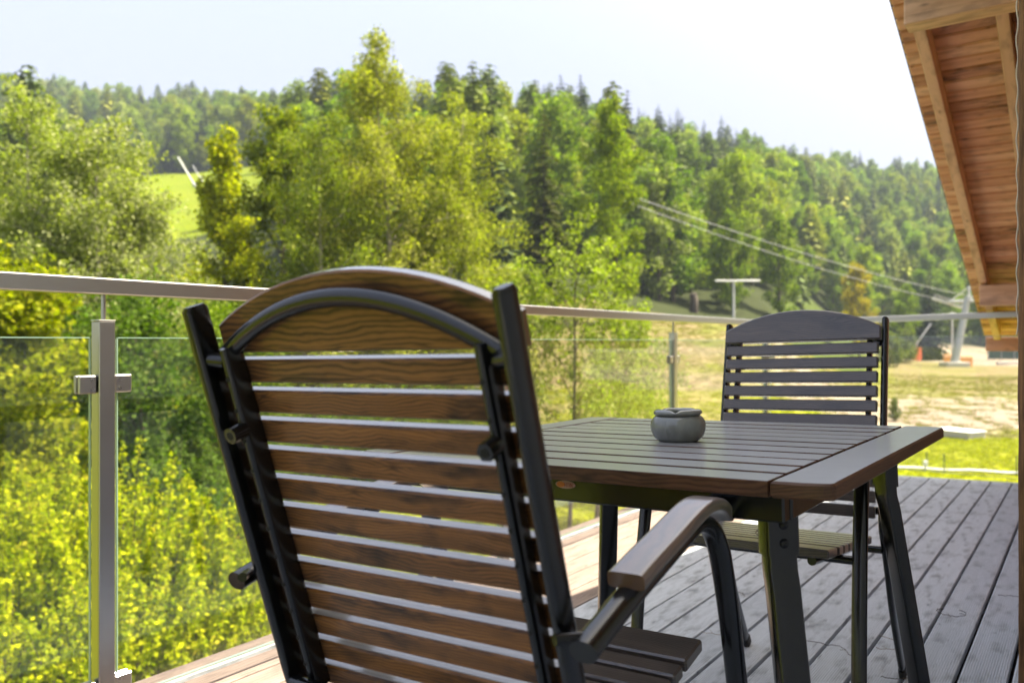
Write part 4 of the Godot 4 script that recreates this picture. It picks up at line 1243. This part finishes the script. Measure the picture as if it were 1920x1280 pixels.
func make_lift() -> void:
	var foot := spot(1790, 126, 0.0)
	var t := thing("lift_pylon", "grey leaning ski lift pylon on a concrete foot in the sandy field", "pylon", at_pos(foot))
	var head := Vector3(2.1, 10.8, 0)
	put("leg", rod(Vector3(0, 0.4, 0), head, 0.62, 14, 0.72), mats.galvanised, t)
	put("concrete_foot", box(Vector3(3.6, 0.9, 2.6), 0.08), mats.concrete, t, at_pos(Vector3(0, 0.25, 0)))
	put("mast", rod(head + Vector3(0.2, -0.4, 0), head + Vector3(0.2, 1.7, 0), 0.18), mats.pale_steel, t)
	var cross_dir := Vector3(0.55, 0, 0.83).normalized()
	var run := Vector3(-0.90, 0.30, -0.05).normalized()
	put("cross_arm", rod(head - cross_dir * 3.2 + Vector3(0, -0.6, 0), head + cross_dir * 3.2 + Vector3(0, -0.6, 0), 0.22), mats.pale_steel, t)
	for s in [-1.0, 1.0]:
		var c: Vector3 = head + cross_dir * 3.0 * s + Vector3(0, -0.9, 0)
		var beam := put("wheel_beam", rod(c + run * 2.6, c - run * 2.6, 0.13), mats.white_paint, t)
		put("catwalk", box(Vector3(4.6, 0.08, 0.5), 0.0), mats.pale_steel, t, Transform3D(Basis(Vector3.BACK, -0.3), c + Vector3(0, 0.75, 0)))
		for k in 8:
			var q: Vector3 = c + run * (k - 3.5) * 0.62 + Vector3(0, 0.25, 0)
			put("wheel", rod(q - cross_dir * 0.08, q + cross_dir * 0.08, 0.26, 12), mats.galvanised, beam)
		put("lifting_frame", rod(head + Vector3(0.2, 1.6, 0), c + Vector3(0, 0.2, 0), 0.09), mats.pale_steel, t)
	# the cables run uphill to the left
	for k in 2:
		var s := -1.0 if k < 1 else 1.0
		var a: Vector3 = foot + head + cross_dir * 3.0 * s + Vector3(0, -0.45, 0)
		var b := Vector3((1168.0 - 960.0) / 1515.2 * 74.0, EYE + 13.6 - 0.7 * k, -74.0 + 3.0 * s)
		var pts := []
		for j in 17:
			var f := j / 16.0
			pts.append(a.lerp(b, f) + Vector3(0, -1.8 * 4.0 * f * (1.0 - f) * 0.5, 0))
		var c := tag(put("lift_cable", tube(pts, 0.03, 0.03, Vector3.UP, 6), mats.galvanised, self), ["upper of the two lift cables running up to the left from the pylon", "lower of the two lift cables running up to the left from the pylon"][k], "cable", "lift cables running uphill to the left")
	# a thin mast with its stay
	var m := spot(1786, 138, 0.0)
	var mast := thing("thin_mast", "thin upright grey mast beside the leaning lift pylon", "mast", at_pos(m))
	put("pole", rod(Vector3.ZERO, Vector3(0, 8.8, 0), 0.17, 10, 0.8), mats.pale_steel, mast)
	put("bracket", rod(Vector3(-0.5, 8.5, 0), Vector3(0.5, 8.5, 0), 0.07), mats.pale_steel, mast)
	var s1 := spot(1719, 138, 0.0)
	var gun := thing("padded_pole", "pole with an orange pad round its foot and a slanting lance", "snow lance", at_pos(s1))
	put("pad", tube([Vector3(0, 0.05, 0), Vector3(0, 2.3, 0)], 0.72, 0.72, Vector3.RIGHT, 18, 0.8), mats.orange_pad, gun)
	put("post", rod(Vector3(0, 2.2, 0), Vector3(0, 3.1, 0), 0.14), mats.galvanised, gun)
	put("lance", rod(Vector3(0, 2.9, 0), Vector3(2.8, 6.4, -0.6), 0.12), mats.pale_steel, gun)
	for q in [[1781, 130.5, "pale orange crash mat left of the pylon leg"], [1813, 131, "pale orange crash mat right of the pylon leg"]]:
		var p := thing("crash_mat", q[2], "crash mat", at_pos(spot(q[0], q[1], 0.0)), "orange crash mats by the lift pylon")
		put("mat", box(Vector3(1.9, 1.7, 0.35), 0.08), mats.pale_orange_pad, p, at_pos(Vector3(0, 0.88, 0)))
		put("strap", box(Vector3(1.92, 0.09, 0.37), 0.0), mats.white_paint, p, at_pos(Vector3(0, 1.45, 0)))
	var net := thing("wind_screen", "dark green wind screen on posts below the eaves at the right", "screen", at_pos(spot(1890, 150, 0.0)))
	put("netting", box(Vector3(7.4, 2.6, 0.06), 0.0), mats.green_net, net, at_pos(Vector3(0, 1.7, 0)))
	for k in 4: put("post", rod(Vector3(-3.6 + 2.4 * k, 0, 0.1), Vector3(-3.6 + 2.4 * k, 3.2, 0.1), 0.07), mats.galvanised, net)
	tag(put("white_kerb", box(Vector3(8.0, 0.5, 0.5), 0.05), mats.concrete, self, Transform3D(Basis(Vector3.UP, 0.35), spot(1902, 140, -0.2))), "pale low kerb in front of the green wind screen", "kerb")
	# two pale lances on the high meadow
	for q in [[340, 226.0, "nearer of the two pale poles leaning on the high meadow"], [352, 236.0, "fainter pale pole leaning behind the first on the high meadow"]]:
		var at := at_pos(spot(q[0] + 26, q[1], 0.0))
		var o := thing("leaning_pole", q[2], "pole", at, "pale leaning poles on the meadow")
		put("pole", rod(Vector3.ZERO, Vector3(-4.9, 8.3, 0) * (1.0 if q[1] < 230.0 else 0.55), 0.2 if q[1] < 230.0 else 0.12, 8), mats.white_paint if q[1] < 230.0 else mats.galvanised, o)
		put("socket", rod(Vector3(0, -0.2, 0), Vector3(-0.6, 1.0, 0), 0.5, 8), mats.galvanised, o)
	# street lamp
	var lp := spot(1376, 82, 0.0)
	var lamp := thing("street_lamp", "pale street lamp with two level arms behind the handrail", "street lamp", at_pos(lp))
	var top := EYE + (640.0 - 527.0) / 1515.2 * 82.0 - lp.y
	put("pole", rod(Vector3.ZERO, Vector3(0, top, 0), 0.13, 10, 0.75), mats.pale_steel, lamp)
	put("arm", rod(Vector3(-1.3, top, 0), Vector3(1.9, top + 0.05, 0), 0.09, 8), mats.pale_steel, lamp)
	for x in [-1.35, 2.1]:
		put("lamp_head", box(Vector3(1.1, 0.17, 0.42), 0.05), mats.pale_steel, lamp, at_pos(Vector3(x, top + 0.03, 0)))
	# stone and lawn things
	var rock := Build.new()
	add_tube(rock, [Vector3(0, -0.3, 0), Vector3(0.1, 0.7, 0), Vector3(0.0, 1.6, 0.1), Vector3(-0.1, 2.2, 0)], 0.55, 0.7, Vector3.RIGHT, 12, 0.8, true, 0.55)
	for k in rock.v.size(): rock.v[k] += Vector3(noise.get_noise_3dv(rock.v[k] * 60.0), noise.get_noise_3dv(rock.v[k] * 60.0 + Vector3(90, 0, 0)), 0) * 0.3
	tag(put("standing_stone", rock.mesh(), mats.bark, self, at_pos(spot(1300, 84, 0.2))), "dark upright stone at the forest edge above the dry bank", "stone")
	var slab_at := spot(1798, 37.5, 0.0)
	var sl := thing("concrete_slab", "white topped concrete slab lying on the bright lawn", "slab", Transform3D(Basis(Vector3.UP, 0.5), slab_at))
	put("top", box(Vector3(1.30, 0.05, 1.9), 0.01), mats.white_paint, sl, at_pos(Vector3(0, 0.33, 0)))
	put("body", box(Vector3(1.22, 0.30, 1.8), 0.02), mats.concrete, sl, at_pos(Vector3(0, 0.15, 0)))
	var hose := []
	for k in 12: hose.append(on_land(lerpf(11.5, 16.8, k / 11.0), lerpf(28.2, 26.6, k / 11.0)) + Vector3(0, 0.06 + 0.02 * sin(k * 1.7), 0))
	tag(put("white_hose", tube(smooth_path(hose, 3), 0.045, 0.045, Vector3.UP, 8), mats.white_paint, self), "pale hose lying across the near edge of the lawn", "hose")
	for q in [[1771, 27.0, "thin green stake in the lawn beside the white topped slab"], [1738, 27.6, "thin green stake left of the pale box on the lawn"], [1907, 26.6, "thin green stake in the lawn next to the timber post"]]:
		var st := thing("lawn_stake", q[2], "stake", at_pos(spot(q[0], q[1], 0.05)), "thin stakes in the lawn")
		put("stake", rod(Vector3.ZERO, Vector3(0, 0.62, 0), 0.022, 6), mats.wire_post, st)
		put("cap", rod(Vector3(0, 0.6, 0), Vector3(0, 0.66, 0), 0.03, 6), mats.wire_post, st)
	var bx := thing("meter_box", "small pale box on a short post at the edge of the lawn", "box", at_pos(spot(1736, 27.2, 0.02)))
	put("post", rod(Vector3.ZERO, Vector3(0, 0.22, 0), 0.03, 6), mats.galvanised, bx)
	put("case", box(Vector3(0.13, 0.18, 0.09), 0.01), mats.white_paint, bx, at_pos(Vector3(0, 0.29, 0)))

# ---------------------------------------------------------------- the whole
func _ready() -> void:
	noise.seed = 7
	noise.noise_type = FastNoiseLite.TYPE_SIMPLEX_SMOOTH
	noise.frequency = 0.01
	deck_at = Transform3D(Basis(Vector3.UP, -BETA) * Basis(Vector3.BACK, SLOPE), Vector3.ZERO)
	house_at = Transform3D(Basis(Vector3.UP, -BETA), Vector3.ZERO)
	# camera
	var cam := Camera3D.new()
	cam.name = "camera"
	add_child(cam, true)
	cam.position = Vector3(0, EYE, 0)
	cam.near = 0.05
	cam.far = 2500.0
	var lens := CameraAttributesPhysical.new()
	lens.frustum_focal_length = 12.0 / tan(atan(640.0 / 1515.2))
	lens.frustum_focus_distance = 1.5
	lens.exposure_aperture = 4.2
	cam.attributes = lens
	cam.fov = rad_to_deg(2.0 * atan(640.0 / 1515.2))
	cam.current = true
	# sky, sun and exposure
	var sky := ProceduralSkyMaterial.new()
	sky.sky_top_color = Color(0.170, 0.197, 0.270).linear_to_srgb()
	sky.sky_horizon_color = Color(0.092, 0.094, 0.118).linear_to_srgb()
	sky.sky_curve = 0.5
	sky.ground_bottom_color = Color(0.030, 0.034, 0.020).linear_to_srgb()
	sky.ground_horizon_color = Color(0.06, 0.066, 0.055).linear_to_srgb()
	sky.sun_angle_max = 80.0
	sky.sun_curve = 0.5
	var env := Environment.new()
	env.background_mode = Environment.BG_SKY
	env.sky = Sky.new()
	env.sky.sky_material = sky
	env.tonemap_mode = Environment.TONE_MAPPER_LINEAR
	env.tonemap_exposure = 6.3
	env.fog_enabled = true
	env.fog_density = 0.00026
	env.fog_light_color = Color(0.86, 0.92, 1.0)
	env.sdfgi_enabled = true
	env.ssao_enabled = true
	env.ssil_enabled = true
	var around := WorldEnvironment.new()
	around.name = "environment"
	around.environment = env
	add_child(around, true)
	var sun := DirectionalLight3D.new()
	sun.name = "sun"
	add_child(sun, true)
	sun.light_energy = 1.0
	sun.light_color = Color(1.0, 0.95, 0.86)
	sun.light_angular_distance = 0.5
	sun.shadow_enabled = true
	var towards := house_at.basis * Vector3(0.42, 1.0, -0.5).normalized()
	sun.look_at_from_position(towards * 50.0, Vector3.ZERO, Vector3.UP)
	make_materials()
	make_land()
	make_house()
	make_deck()
	make_railing()
	make_forest()
	make_near_trees()
	make_shrubs()
	make_grass()
	make_furniture()
	make_lift()
	make_twigs()
	print("fov ", cam.fov)
